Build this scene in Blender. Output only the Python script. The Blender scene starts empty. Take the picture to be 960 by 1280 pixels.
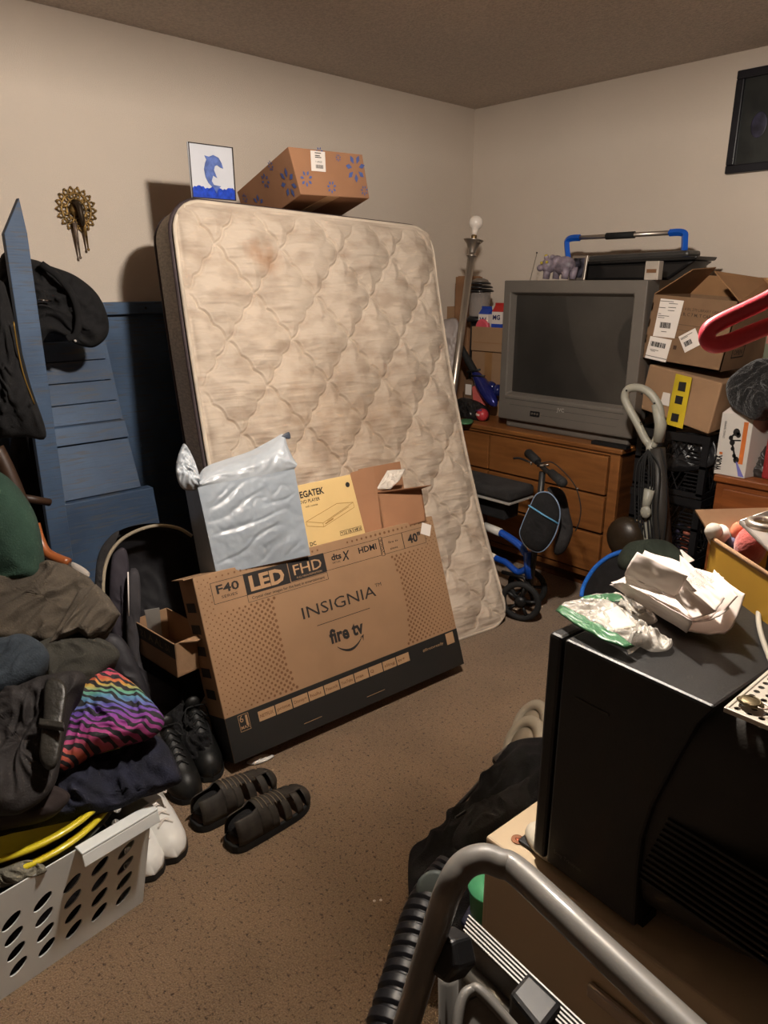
import bpy, bmesh, math, random
from mathutils import Vector, Matrix, noise
random.seed(7)
PI = math.pi
S = bpy.context.scene
COL = S.collection

# ------------------------------------------------------------------ camera
F = 900.0
CAM = Vector((3.126, -3.666, 1.46))
ROT = (Matrix.Rotation(8.17972469e-01, 3, 'Z') @ Matrix.Rotation(2.85e-05, 3, 'Y') @ Matrix.Rotation(1.26279750, 3, 'X'))
cam = bpy.data.objects.new('camera', bpy.data.cameras.new('camera'))
COL.objects.link(cam)
cam.matrix_world = Matrix.Translation(CAM) @ ROT.to_4x4()
cam.data.sensor_fit = 'VERTICAL'
cam.data.sensor_height = 36.0
cam.data.lens = F / 1280 * 36.0
cam.data.clip_start = 0.02
S.camera = cam

# ------------------------------------------------------------------ light, world, exposure
w = bpy.data.worlds.new('world'); S.world = w; w.use_nodes = True
w.node_tree.nodes['Background'].inputs[0].default_value = (1.0, .86, .7, 1)
w.node_tree.nodes['Background'].inputs[1].default_value = 0.012
ld = bpy.data.lights.new('ceiling_lamp_light', 'POINT'); ld.shadow_soft_size = .05
ld.energy = 226; ld.color = (1.0, .90, .80)
lo = bpy.data.objects.new('ceiling_lamp_light', ld); COL.objects.link(lo)
lo.location = (2.25, -2.58, 2.13)
S.view_settings.view_transform = 'Standard'; S.view_settings.look = 'None'
S.view_settings.gamma = 1; S.view_settings.exposure = 0.0
S.view_settings.use_curve_mapping = False

# ------------------------------------------------------------------ helpers
def ray(x, y): return ROT @ Vector(((x-480)/F, (640-y)/F, -1.0))
def at(x, y, X=None, Y=None, Z=None, D=None):
    """the place in the room seen at a pixel, on a plane X=, Y=, Z= or at depth D"""
    r = ray(x, y)
    if D is not None: t = D
    elif X is not None: t = (X-CAM.x)/r.x
    elif Y is not None: t = (Y-CAM.y)/r.y
    else: t = (Z-CAM.z)/r.z
    return CAM + r*t
def onpl(x, y, P, n):
    r = ray(x, y); return CAM + r*((P-CAM).dot(n)/r.dot(n))
def frame(org, yaw, tx=0, ty=0):
    w_ = Vector((tx, ty, 0)); R = Matrix.Rotation(w_.length, 3, w_.normalized()) if w_.length > 1e-9 else Matrix.Identity(3)
    return Matrix.Translation(Vector(org)) @ (R @ Matrix.Rotation(yaw, 3, 'Z')).to_4x4()
def fr3(o, x, y):
    """frame with origin o, x axis towards x, z axis as near y as possible"""
    x = Vector(x).normalized(); z = Vector(y); z = (z - x*z.dot(x)).normalized(); yy = z.cross(x)
    m = Matrix((x, yy, z)).transposed().to_4x4(); m.translation = Vector(o); return m
def lin(c): return tuple(((v/255)/12.92 if v <= 10 else (((v/255)+.055)/1.055)**2.4) for v in c)
MW = {}
ROOTS = {}
def thing(name, label, cat, loc=(0, 0, 0), rz=0, group=None):
    o = bpy.data.objects.new(name, None); COL.objects.link(o); o.empty_display_size = .05
    o.location = loc; o.rotation_euler = (0, 0, rz)
    MW[o] = Matrix.Translation(Vector(loc)) @ Matrix.Rotation(rz, 4, 'Z')
    return tag(o, label, cat, group)
def tag(o, label, cat, group=None):
    o['label'] = label; o['category'] = cat
    if group: o['group'] = group
    return o
FONT_CACHE = {}
class MB:
    def __init__(s): s.v = []; s.f = []; s.m = []; s.uv = None; s.T = Matrix.Identity(4); s.mi = 0
    def add(s, vs, fs):
        b = len(s.v); s.v += [tuple(s.T @ Vector(p)) for p in vs]; s.f += [tuple(b+i for i in f) for f in fs]; s.m += [s.mi]*len(fs)
    def box(s, c, d, R=None):
        x, y, z = d[0]/2, d[1]/2, d[2]/2
        vs = [Vector((i*x, j*y, k*z)) for k in (-1, 1) for j in (-1, 1) for i in (-1, 1)]
        if R is not None: vs = [R @ p for p in vs]
        vs = [p+Vector(c) for p in vs]
        s.add(vs, [(0, 2, 3, 1), (4, 5, 7, 6), (0, 1, 5, 4), (2, 6, 7, 3), (0, 4, 6, 2), (1, 3, 7, 5)]); return s
    def bb(s, a, b): return s.box([(a[i]+b[i])/2 for i in range(3)], [abs(b[i]-a[i]) for i in range(3)])
    def hexa(s, f4, back, f4b=None):
        """f4: bl, br, tr, tl of the face; back: vector or four points"""
        f4 = [Vector(p) for p in f4]; b4 = [Vector(p) for p in f4b] if f4b else [p+Vector(back) for p in f4]
        s.add(f4+b4, [(0, 1, 2, 3), (7, 6, 5, 4), (0, 4, 5, 1), (1, 5, 6, 2), (2, 6, 7, 3), (3, 7, 4, 0)]); return s
    def tube(s, pts, r, n=10, closed=False, flat=1.0, up=None):
        pts = [Vector(p) for p in pts]; N = len(pts); rs = r if isinstance(r, (list, tuple)) else [r]*N
        vs = []; prev = Vector(up) if up else None
        for i, p in enumerate(pts):
            a = pts[(i-1) % N] if (i > 0 or closed) else p; b = pts[(i+1) % N] if (i < N-1 or closed) else p
            t = (b-a).normalized()
            if prev is None: prev = Vector((0, 0, 1)) if abs(t.z) < .9 else Vector((1, 0, 0))
            u = prev - t*prev.dot(t)
            if u.length < 1e-5: u = t.orthogonal()
            u.normalize(); v = t.cross(u); prev = u
            vs += [p + (u*math.cos(2*PI*k/n)*flat + v*math.sin(2*PI*k/n))*rs[i] for k in range(n)]
        fs = []
        for i in range(N if closed else N-1):
            j = (i+1) % N
            fs += [(i*n+k, i*n+(k+1) % n, j*n+(k+1) % n, j*n+k) for k in range(n)]
        if not closed: fs += [tuple(range(n-1, -1, -1)), tuple((N-1)*n+k for k in range(n))]
        s.add(vs, fs); return s
    def lathe(s, prof, n=24, M=None):
        """prof: (r, z) pairs about local z"""
        vs = []; M = M or Matrix.Identity(4)
        for r, z in prof: vs += [M @ Vector((max(r, 1e-4)*math.cos(2*PI*k/n), max(r, 1e-4)*math.sin(2*PI*k/n), z)) for k in range(n)]
        N = len(prof)
        fs = [(i*n+k, i*n+(k+1) % n, (i+1)*n+(k+1) % n, (i+1)*n+k) for i in range(N-1) for k in range(n)]
        fs += [tuple(range(n-1, -1, -1)), tuple((N-1)*n+k for k in range(n))]
        s.add(vs, fs); return s
    def prism(s, poly, M, h):
        """poly in local x,z of M; thickness h along local y"""
        n = len(poly); vs = [M @ Vector((x, 0, z)) for x, z in poly]+[M @ Vector((x, h, z)) for x, z in poly]
        s.add(vs, [tuple(range(n)), tuple(range(2*n-1, n-1, -1))]+[(i, i+n, (i+1) % n+n, (i+1) % n) for i in range(n)]); return s
    def quad(s, M, x0, z0, x1, z1, y=-.0006, h=.0005):
        """thin decal rectangle on a face frame"""
        s.prism([(x0, z0), (x1, z0), (x1, z1), (x0, z1)], M @ Matrix.Translation((0, y, 0)), h); return s
    def outline(s, M, x0, z0, x1, z1, t=.0015, y=-.0007):
        s.quad(M, x0, z0, x1, z0+t, y); s.quad(M, x0, z1-t, x1, z1, y); s.quad(M, x0, z0, x0+t, z1, y); s.quad(M, x1-t, z0, x1, z1, y); return s
    def grid(s, fn, nu, nv, wu=False, wv=False):
        vs = [fn(i/(nu if wu else nu-1), j/(nv if wv else nv-1)) for j in range(nv) for i in range(nu)]
        fs = [(j*nu+i, j*nu+(i+1) % nu, ((j+1) % nv)*nu+(i+1) % nu, ((j+1) % nv)*nu+i)
              for j in range(nv if wv else nv-1) for i in range(nu if wu else nu-1)]
        s.add(vs, fs); return s
    def text(s, txt, M, x, z, size, width=None, bold=0, y=-.0009, shear=0, align='LEFT'):
        """writing on a face frame, baseline start (x, z); width squeezes it to fit"""
        key = (txt, bold, shear)
        if key not in FONT_CACHE:
            c = bpy.data.curves.new('t', 'FONT'); c.body = txt; c.size = 1; c.offset = bold; c.resolution_u = 2; c.shear = shear
            o = bpy.data.objects.new('t', c); COL.objects.link(o)
            dg = bpy.context.evaluated_depsgraph_get(); me = bpy.data.meshes.new_from_object(o.evaluated_get(dg))
            FONT_CACHE[key] = ([v.co.copy() for v in me.vertices], [tuple(p.vertices) for p in me.polygons])
            bpy.data.objects.remove(o); bpy.data.curves.remove(c); bpy.data.meshes.remove(me)
        vs, fs = FONT_CACHE[key]
        if not vs: return s
        x0 = min(v.x for v in vs); x1 = max(v.x for v in vs); W = (x1-x0)*size
        k = (width/W) if width else 1
        if align == 'CENTER': x -= W*k/2
        if align == 'RIGHT': x -= W*k
        s.add([M @ Vector((x+(v.x-x0)*size*k, y, z+v.y*size)) for v in vs], fs); return s
    def sphere(s, c, r, n=16, sc=(1, 1, 1), R=None):
        pr = [(math.sin(PI*i/(n//2)), -math.cos(PI*i/(n//2))) for i in range(n//2+1)]
        M = Matrix.Translation(Vector(c)) @ (R.to_4x4() if R is not None else Matrix.Identity(4)) @ Matrix.Diagonal((r*sc[0], r*sc[1], r*sc[2], 1))
        return s.lathe(pr, n, M)
    def build(s, name, mats, parent=None, bevel=0, smooth=False, seg=2, sub=0, solid=0, kind=None, label=None, weld=False, auto=None):
        me = bpy.data.meshes.new(name); me.from_pydata(s.v, [], s.f)
        if not isinstance(mats, (list, tuple)): mats = [mats]
        for m in mats: me.materials.append(m)
        for p, i in zip(me.polygons, s.m): p.material_index = i; p.use_smooth = smooth
        bm = bmesh.new(); bm.from_mesh(me)
        if weld: bmesh.ops.remove_doubles(bm, verts=bm.verts, dist=1e-5)
        if name not in ('lettering', 'drawing', 'print'): bmesh.ops.recalc_face_normals(bm, faces=bm.faces)
        bm.to_mesh(me); bm.free()
        o = bpy.data.objects.new(name, me); COL.objects.link(o)
        if s.uv:
            L = me.uv_layers.new(name='UVMap')
            for lp in me.loops: L.data[lp.index].uv = s.uv[lp.vertex_index]
        if parent is not None:
            root = parent
            while root.parent: root = root.parent
            if root in MW: me.transform(MW[root].inverted())
            o.parent = parent
        if solid:
            md = o.modifiers.new('s', 'SOLIDIFY'); md.thickness = solid; md.offset = 0
        if bevel:
            md = o.modifiers.new('b', 'BEVEL'); md.width = bevel; md.segments = seg; md.limit_method = 'ANGLE'; md.angle_limit = .6
        if sub:
            md = o.modifiers.new('u', 'SUBSURF'); md.levels = sub; md.render_levels = sub
        if auto: 
            for p in me.polygons: p.use_smooth = True
            try: me.set_sharp_from_angle(angle=auto)
            except Exception: pass
        if kind: o['kind'] = kind
        if label: o['label'] = label
        return o
def smooth_poly(pts, n):
    """closed Catmull-Rom through 3D points, resampled to n"""
    P = [Vector(p) for p in pts]; m = len(P); out = []
    for i in range(m):
        a, b, c, d = P[i-1], P[i], P[(i+1) % m], P[(i+2) % m]
        for k in range(12):
            t = k/12; out.append(.5*((2*b)+(c-a)*t+(2*a-5*b+4*c-d)*t*t+(3*b-a-3*c+d)*t**3))
    L = [0]
    for i in range(len(out)): L.append(L[-1]+(out[(i+1) % len(out)]-out[i]).length)
    res = []; j = 0
    for k in range(n):
        s_ = L[-1]*k/n
        while L[j+1] < s_: j += 1
        t = (s_-L[j])/max(L[j+1]-L[j], 1e-9); res.append(out[j].lerp(out[(j+1) % len(out)], t))
    return res
def lin_poly(P, n):
    out = []; m = len(P); tot = sum((P[(i+1) % m]-P[i]).length for i in range(m)); cnt = [max(1, round(n*(P[(i+1) % m]-P[i]).length/tot)) for i in range(m)]
    while sum(cnt) != n: cnt[cnt.index(max(cnt))] += 1 if sum(cnt) < n else -1
    for i in range(m): out += [P[i].lerp(P[(i+1) % m], k/cnt[i]) for k in range(cnt[i])]
    return out
def curve(pts, n=8):
    """open Catmull-Rom"""
    P = [Vector(p) for p in pts]; P = [2*P[0]-P[1]]+P+[2*P[-1]-P[-2]]; out = []
    for i in range(1, len(P)-2):
        a, b, c, d = P[i-1], P[i], P[i+1], P[i+2]
        for k in range(n):
            t = k/n; out.append(.5*((2*b)+(c-a)*t+(2*a-5*b+4*c-d)*t*t+(3*b-a-3*c+d)*t**3))
    out.append(P[-2]); return out
def cloth_mb(px, P, n, bulge=.04, thick=.04, wr=.008, ws=9.0, aniso=(1, 1), seed=0, center=None, N=110, K=26, power=2.6, ang=0.0, sharp=False):
    """a soft padded body: its outline lies on the plane (P, n), front swells by bulge, back by thick"""
    P = Vector(P); n = Vector(n).normalized()
    if n.dot(CAM-P) < 0: n = -n
    o3 = (lin_poly if sharp else smooth_poly)([onpl(x, y, P, n) for x, y in px], N)
    c = onpl(*center, P, n) if center else sum(o3, Vector())/N
    up = Vector((0, 0, 1)); ux = up.cross(n)
    if ux.length < .1: ux = Vector((0, 1, 0)).cross(n)
    ux.normalize(); uy = n.cross(ux)
    ca, sa = math.cos(ang), math.sin(ang)
    xs = [(p-c).dot(ux) for p in o3]; ys = [(p-c).dot(uy) for p in o3]
    bx, by = min(xs), min(ys); sx, sy = max(xs)-bx, max(ys)-by
    mb = MB(); vs = []; uv = []
    def wv(q, fade):
        a, b = q.dot(ux), q.dot(uy); a, b = a*ca+b*sa, -a*sa+b*ca
        v = Vector((a*ws*aniso[0], b*ws*aniso[1], seed*3.7))
        v = v+Vector((noise.noise(v*.7+Vector((3, 3, 3))), noise.noise(v*.7), 0))*.9
        r = max(0, 1-abs(noise.noise(v))*4); r2 = noise.noise(v*.6+Vector((5, 1, seed))); v3 = v*2.4+Vector((2, 7, 1)); r3 = max(0, 1-abs(noise.noise(v3))*3.5)
        return (r*.9+r2*1.2+r3*.6-.4)*wr*fade
    for k in range(K):
        sc = 1-k/(K-1); h = (1-sc**power)**.5 if sc < 1 else 0
        for p in o3:
            q = c+(p-c)*sc
            e = min(1, (1-sc)*5); vs.append(q+n*(h*bulge+wv(q-c, e))); uv.append((((q-c).dot(ux)-bx)/sx, ((q-c).dot(uy)-by)/sy))
    fs = [(k*N+i, k*N+(i+1) % N, (k+1)*N+(i+1) % N, (k+1)*N+i) for k in range(K-1) for i in range(N)]
    b = len(vs); K2 = 7
    for k in range(1, K2):
        sc = 1-k/(K2-1); h = (1-sc**power)**.5
        for p in o3:
            q = c+(p-c)*sc; vs.append(q-n*h*thick); uv.append((((q-c).dot(ux)-bx)/sx, ((q-c).dot(uy)-by)/sy))
    for i in range(N): fs.append((i, b+i, b+(i+1) % N, (i+1) % N))
    for k in range(K2-2): fs += [(b+k*N+i, b+(k+1)*N+i, b+(k+1)*N+(i+1) % N, b+k*N+(i+1) % N) for i in range(N)]
    mb.v = [tuple(p) for p in vs]; mb.f = fs; mb.m = [0]*len(fs); mb.uv = uv
    return mb

# ------------------------------------------------------------------ materials
def M_(name, c, rough=.7, metal=0, var=.12, vs=6, bump=0, bs=60, stretch=None, coat=0, trans=0, spec=.5, alpha=1, sheen=0, c2=None, emit=None, ior=1.45, vd=3):
    m = bpy.data.materials.new(name); m.use_nodes = True; nt = m.node_tree; N = nt.nodes; L = nt.links
    b = N['Principled BSDF']; c = lin(c)
    b.inputs['Roughness'].default_value = rough; b.inputs['Metallic'].default_value = metal
    b.inputs['Coat Weight'].default_value = coat; b.inputs['Transmission Weight'].default_value = trans
    b.inputs['Specular IOR Level'].default_value = spec; b.inputs['Alpha'].default_value = alpha; b.inputs['IOR'].default_value = ior
    if sheen: b.inputs['Sheen Weight'].default_value = sheen; b.inputs['Sheen Roughness'].default_value = .5
    tc = N.new('ShaderNodeTexCoord'); mp = N.new('ShaderNodeMapping'); L.new(tc.outputs['Object'], mp.inputs[0])
    if stretch: mp.inputs['Scale'].default_value = stretch
    nz = N.new('ShaderNodeTexNoise'); nz.inputs['Scale'].default_value = vs; nz.inputs['Detail'].default_value = vd; L.new(mp.outputs[0], nz.inputs[0])
    cr = N.new('ShaderNodeValToRGB'); L.new(nz.outputs[0], cr.inputs[0])
    lo_ = lin([0, 0, 0]); c2_ = lin(c2) if c2 else tuple(v*(1-var*2) for v in c); hi = tuple(min(1, v*(1+var)) for v in c) if not c2 else c
    cr.color_ramp.elements[0].position = .35; cr.color_ramp.elements[1].position = .65
    cr.color_ramp.elements[0].color = (*c2_, 1); cr.color_ramp.elements[1].color = (*hi, 1)
    L.new(cr.outputs[0], b.inputs['Base Color'])
    if bump:
        n2 = N.new('ShaderNodeTexNoise'); n2.inputs['Scale'].default_value = bs; n2.inputs['Detail'].default_value = 4; L.new(mp.outputs[0], n2.inputs[0])
        bp = N.new('ShaderNodeBump'); bp.inputs['Strength'].default_value = bump; bp.inputs['Distance'].default_value = .01
        L.new(n2.outputs[0], bp.inputs['Height']); L.new(bp.outputs[0], b.inputs['Normal'])
    m['n'] = 1
    return m
wall_m = M_('wall_paint', (208, 195, 180), .85, var=.02, vs=1.5, bump=.25, bs=220)
ceil_m = M_('ceiling_texture', (196, 182, 168), .95, var=.08, vs=90, bump=1.0, bs=110)
dim_wall_m = M_('darkened_unseen_wall', (70, 54, 40), .6, var=.1, vs=2, stretch=(1, 1, .1))  # dark colour given to the unseen walls to cut bounce light
base_m = M_('baseboard_paint', (205, 195, 180), .6, var=.03)
def carpet():
    m = M_('carpet', (140, 118, 94), 1.0, var=.08, vs=3, sheen=.15)
    nt = m.node_tree; N = nt.nodes; L = nt.links; b = N['Principled BSDF']; cr = b.inputs['Base Color'].links[0].from_node
    tc = N.new('ShaderNodeTexCoord')
    sp = N.new('ShaderNodeTexNoise'); sp.inputs['Scale'].default_value = 105; sp.inputs['Detail'].default_value = 2; L.new(tc.outputs['Object'], sp.inputs[0])
    r = N.new('ShaderNodeValToRGB'); r.color_ramp.elements[0].position = .27; r.color_ramp.elements[1].position = .425
    r.color_ramp.elements[0].color = (.20, .16, .14, 1); r.color_ramp.elements[1].color = (1, 1, 1, 1); L.new(sp.outputs[0], r.inputs[0])
    s2 = N.new('ShaderNodeTexNoise'); s2.inputs['Scale'].default_value = 260; L.new(tc.outputs['Object'], s2.inputs[0])
    r2 = N.new('ShaderNodeValToRGB'); r2.color_ramp.elements[0].position = .3; r2.color_ramp.elements[1].position = .7
    r2.color_ramp.elements[0].color = (.55, .5, .45, 1); r2.color_ramp.elements[1].color = (1.15, 1.1, 1.05, 1); L.new(s2.outputs[0], r2.inputs[0])
    def mul(a, c):
        x = N.new('ShaderNodeMix'); x.data_type = 'RGBA'; x.blend_type = 'MULTIPLY'; x.inputs[0].default_value = 1
        L.new(a, x.inputs[6]); L.new(c, x.inputs[7]); return x.outputs[2]
    L.new(mul(mul(cr.outputs[0], r.outputs[0]), r2.outputs[0]), b.inputs['Base Color'])
    bp = N.new('ShaderNodeBump'); bp.inputs['Strength'].default_value = .9; bp.inputs['Distance'].default_value = .006
    L.new(s2.outputs[0], bp.inputs['Height']); L.new(bp.outputs[0], b.inputs['Normal'])
    return m
carpet_m = carpet()
card = M_('cardboard', (150, 118, 88), .85, var=.05, vs=4, bump=.1, bs=30)
card_d = M_('cardboard_inside', (146, 108, 72), .9, var=.05)
card_red = M_('reddish_cardboard', (150, 108, 78), .85, var=.06, vs=4)
print_k = M_('black_print', (34, 30, 28), .8, var=.02)
print_b = M_('brown_print', (112, 78, 50), .85, var=.02)
print_c = M_('cardboard_print', (168, 134, 100), .85, var=.02)
blackcard = M_('black_cardboard', (30, 29, 27), .6, var=.05)
paper = M_('white_paper', (218, 206, 198), .8, var=.03, vs=8)
label_m = M_('white_label', (222, 214, 206), .6, var=.02)
blk = M_('black_plastic', (22, 22, 23), .45, var=.1)
blk_s = M_('black_satin', (26, 25, 25), .32, var=.1, vs=20)
blk_cl = M_('black_cloth', (20, 19, 20), .95, var=.2, vs=30, bump=.3, bs=300)
blk_c2 = M_('charcoal_cloth', (40, 38, 38), .95, var=.2, vs=20, bump=.3, bs=300)
rubber = M_('rubber', (24, 24, 24), .8)
steel = M_('brushed_steel', (186, 176, 164), .36, .9, var=.05)
chrome = M_('chrome', (200, 200, 200), .12, 1, var=.02)
white_m = M_('white_enamel', (204, 200, 192), .35, var=.03)
glass = M_('clear_glass', (240, 240, 240), .08, var=0, trans=1)

# ------------------------------------------------------------------ room
def struct(mb, name, m, **k): o = mb.build(name, m, **k); o['kind'] = 'structure'; return o
RX, RY, RH = 4.2, -4.7, 2.44
struct(MB().bb((0, RY, -.06), (RX, 0, 0)), 'floor', carpet_m)
struct(MB().bb((-.12, RY-.12, RH), (RX+.12, .12, RH+.1)), 'ceiling', ceil_m)
struct(MB().bb((-.12, RY, 0), (0, .12, RH)), 'wall_left', wall_m)
struct(MB().bb((0, 0, 0), (RX, .12, RH)), 'wall_back', wall_m)
struct(MB().bb((RX, RY, 0), (RX+.12, .12, RH)), 'wall_right', dim_wall_m)
struct(MB().bb((-.12, RY-.12, 0), (RX+.12, RY, RH)), 'wall_front', dim_wall_m)
struct(MB().bb((0, RY, 0), (.014, 0, .09)), 'baseboard_left', base_m, bevel=.004)
struct(MB().bb((.014, -.014, 0), (RX, 0, .09)), 'baseboard_back', base_m, bevel=.004)

shade_m = M_('milky_glass_shade', (225, 218, 205), .5, var=.01)
_nt = shade_m.node_tree; _t = _nt.nodes.new('ShaderNodeBsdfTranslucent'); _t.inputs[0].default_value = (.95, .9, .82, 1); _x = _nt.nodes.new('ShaderNodeMixShader'); _x.inputs[0].default_value = .30
_o = [n for n in _nt.nodes if n.type == 'OUTPUT_MATERIAL'][0]; _nt.links.new(_nt.nodes['Principled BSDF'].outputs[0], _x.inputs[1]); _nt.links.new(_t.outputs[0], _x.inputs[2]); _nt.links.new(_x.outputs[0], _o.inputs[0])
# the lamp that lights the room: a pendant with a wide opaque shade, just above the frame
pl_ = thing('pendant_lamp', 'white metal pendant lamp hanging from the ceiling above the frame', 'lamp', (2.25, -2.58, RH))
LM = Matrix.Translation((2.25, -2.58, 0))
MB().lathe([(.27, 2.145), (.272, 2.148), (.20, 2.27), (.09, 2.33), (.03, 2.345), (.03, 2.34), (.088, 2.322), (.197, 2.262), (.266, 2.145)], 40, LM).build('lamp_shade', shade_m, pl_, smooth=True)
MB().lathe([(0, 1.995), (.045, 1.995), (.05, 2.0), (.045, 2.005), (0, 2.005)], 28, LM).build('light_blocker', white_m, pl_, smooth=True)  # unseen disc added under the bulb to dim the floor below
MB().tube([(2.25+.24*math.cos(a_), -2.58+.24*math.sin(a_), 2.185) if j == 0 else (2.25+.04*math.cos(a_), -2.58+.04*math.sin(a_), 2.0) for a_ in (0,) for j in (0, 1)], .003, 6).tube([(2.25+.24*math.cos(a_), -2.58+.24*math.sin(a_), 2.185) if j == 0 else (2.25+.04*math.cos(a_), -2.58+.04*math.sin(a_), 2.0) for a_ in (2.1,) for j in (0, 1)], .003, 6).tube([(2.25+.24*math.cos(a_), -2.58+.24*math.sin(a_), 2.185) if j == 0 else (2.25+.04*math.cos(a_), -2.58+.04*math.sin(a_), 2.0) for a_ in (4.2,) for j in (0, 1)], .003, 6).build('blocker_rod', steel, pl_)  # rods holding the added blocker disc
MB().lathe([(.02, 2.25), (.022, 2.36), (.012, 2.40), (.05, 2.415), (.06, RH)], 20, LM).build('stem', white_m, pl_, smooth=True)

# ------------------------------------------------------------------ mattress
def mat_fabric():
    m = M_('ticking', (188, 173, 156), .8, var=.05, vs=2.5)
    nt = m.node_tree; N = nt.nodes; L = nt.links; b = N['Principled BSDF']; base = b.inputs['Base Color'].links[0].from_socket
    uv = N.new('ShaderNodeTexCoord'); mp = N.new('ShaderNodeMapping'); mp.inputs['Scale'].default_value = (5, 90, 1); L.new(uv.outputs['UV'], mp.inputs[0])
    nz = N.new('ShaderNodeTexNoise'); nz.inputs['Scale'].default_value = 1; nz.inputs['Detail'].default_value = 5; L.new(mp.outputs[0], nz.inputs[0])
    mp2 = N.new('ShaderNodeMapping'); mp2.inputs['Scale'].default_value = (9, 30, 1); L.new(uv.outputs['UV'], mp2.inputs[0])
    nz2 = N.new('ShaderNodeTexNoise'); nz2.inputs['Scale'].default_value = 1; nz2.inputs['Detail'].default_value = 3; L.new(mp2.outputs[0], nz2.inputs[0])
    ad = N.new('ShaderNodeMath'); ad.operation = 'ADD'; L.new(nz.outputs[0], ad.inputs[0]); L.new(nz2.outputs[0], ad.inputs[1])
    bp = N.new('ShaderNodeBump'); bp.inputs['Strength'].default_value = .55; bp.inputs['Distance'].default_value = .012
    L.new(ad.outputs[0], bp.inputs['Height']); L.new(bp.outputs[0], b.inputs['Normal'])
    # dirt: greyish streaks and two brown stains near the top left corner
    r = N.new('ShaderNodeValToRGB'); r.color_ramp.elements[0].position = .32; r.color_ramp.elements[1].position = .55
    r.color_ramp.elements[0].color = (.55, .47, .41, 1); r.color_ramp.elements[1].color = (1, 1, 1, 1); L.new(nz2.outputs[0], r.inputs[0])
    x = N.new('ShaderNodeMix'); x.data_type = 'RGBA'; x.blend_type = 'MULTIPLY'; x.inputs[0].default_value = .55
    L.new(base, x.inputs[6]); L.new(r.outputs[0], x.inputs[7]); cur = x.outputs[2]
    ld_ = N.new('ShaderNodeTexNoise'); ld_.inputs['Scale'].default_value = 26; L.new(uv.outputs['UV'], ld_.inputs[0])
    for (u0, v0, r0, st) in ((.285, .895, .034, 1.0), (.235, .91, .022, .8), (.60, .52, .24, .5), (.42, .56, .18, .4), (.3, .3, .15, .3)):
        mp3 = N.new('ShaderNodeMapping'); mp3.vector_type = 'TEXTURE'; mp3.inputs['Location'].default_value = (u0, v0, 0); mp3.inputs['Scale'].default_value = (r0*1.5, r0*.9, 1)
        L.new(uv.outputs['UV'], mp3.inputs[0])
        ln = N.new('ShaderNodeVectorMath'); ln.operation = 'LENGTH'; L.new(mp3.outputs[0], ln.inputs[0])
        s_ = N.new('ShaderNodeMath'); s_.operation = 'MULTIPLY_ADD'; L.new(ld_.outputs[0], s_.inputs[0]); s_.inputs[1].default_value = 1.6; L.new(ln.outputs[1], s_.inputs[2])
        rr = N.new('ShaderNodeMapRange'); L.new(s_.outputs[0], rr.inputs[0]); rr.inputs[1].default_value = .7; rr.inputs[2].default_value = 2.0; rr.inputs[3].default_value = st; rr.inputs[4].default_value = 0
        y = N.new('ShaderNodeMix'); y.data_type = 'RGBA'; y.blend_type = 'MULTIPLY'; L.new(rr.outputs[0], y.inputs[0]); L.new(cur, y.inputs[6]); y.inputs[7].default_value = (.72, .50, .36, 1) if r0 < .1 else (.72, .62, .52, 1)
        cur = y.outputs[2]
    L.new(cur, b.inputs['Base Color'])
    return m
tick = mat_fabric()
side_m = M_('mattress_border', (196, 186, 172), .85, var=.12, vs=40, stretch=(1, 1, 4), bump=.3, bs=90)
pipe_m = M_('mattress_piping_dark', (62, 50, 52), .7)
pipe_w = M_('mattress_piping_light', (196, 182, 164), .7)
MBR = Vector((1.368, -1.234, 0)); MWD, MHT = 1.241, 1.831
MU = Vector((math.cos(-1.73), math.sin(-1.73), 0)); MN = Vector((MU.y, -MU.x, 0)); MN = MN if MN.dot(CAM-MBR) < 0 else -MN
NT = 60
PROF = []
for a0 in (.219, .144):
    n_, z_ = [0], [0]; th = [a0+.309*(1-i/NT) for i in range(NT+1)]
    for i in range(NT):
        t = (th[i]+th[i+1])/2; n_.append(n_[-1]+math.sin(t)*MHT/NT); z_.append(z_[-1]+math.cos(t)*MHT/NT)
    PROF.append((n_, z_, th))
def matt(s, t, d=0):
    """s across from the right edge, t up, d towards the back"""
    tt = max(0, min(1, t/MHT))*NT; i = min(int(tt), NT-1); fr = tt-i; k = max(0, min(1, s/MWD)); r = []
    for n_, z_, th in PROF: r.append((n_[i]+(n_[i+1]-n_[i])*fr, z_[i]+(z_[i+1]-z_[i])*fr, th[i]+(th[i+1]-th[i])*fr))
    n = r[0][0]*(1-k)+r[1][0]*k; z = r[0][1]*(1-k)+r[1][1]*k; th = r[0][2]*(1-k)+r[1][2]*k
    ext = t-MHT*max(0, min(1, t/MHT))
    return MBR+MU*(s-.009*t)+MN*(n+math.cos(th)*d+math.sin(th)*ext)+Vector((0, 0, z-math.sin(th)*d+math.cos(th)*ext))
RC = .115
def rrect(inset, n=14):
    """rounded rectangle loop in (s, t)"""
    out = []; r = max(RC-inset, .02)
    for cx, cy, a in ((MWD-RC, MHT-RC, 0), (RC, MHT-RC, 90), (RC, RC, 180), (MWD-RC, RC, 270)):
        for k in range(n): 
            aa = math.radians(a+90*k/(n-1)); out.append((cx+r*math.cos(aa), cy+r*math.sin(aa)))
        # straight run
        nxt = {0: (RC, MHT-inset), 90: (inset, RC), 180: (MWD-RC, inset), 270: (MWD-inset, MHT-RC)}[a]
        x0, y0 = out[-1]
        for k in range(1, 30): out.append((x0+(nxt[0]-x0)*k/30, y0+(nxt[1]-y0)*k/30))
    return out
mt = thing('mattress', 'cream quilted mattress with brown stains leaning upright against the left wall', 'mattress', tuple(MBR+MU*.6))
def tri(v): v = v-math.floor(v); return min(v, 1-v)
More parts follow.
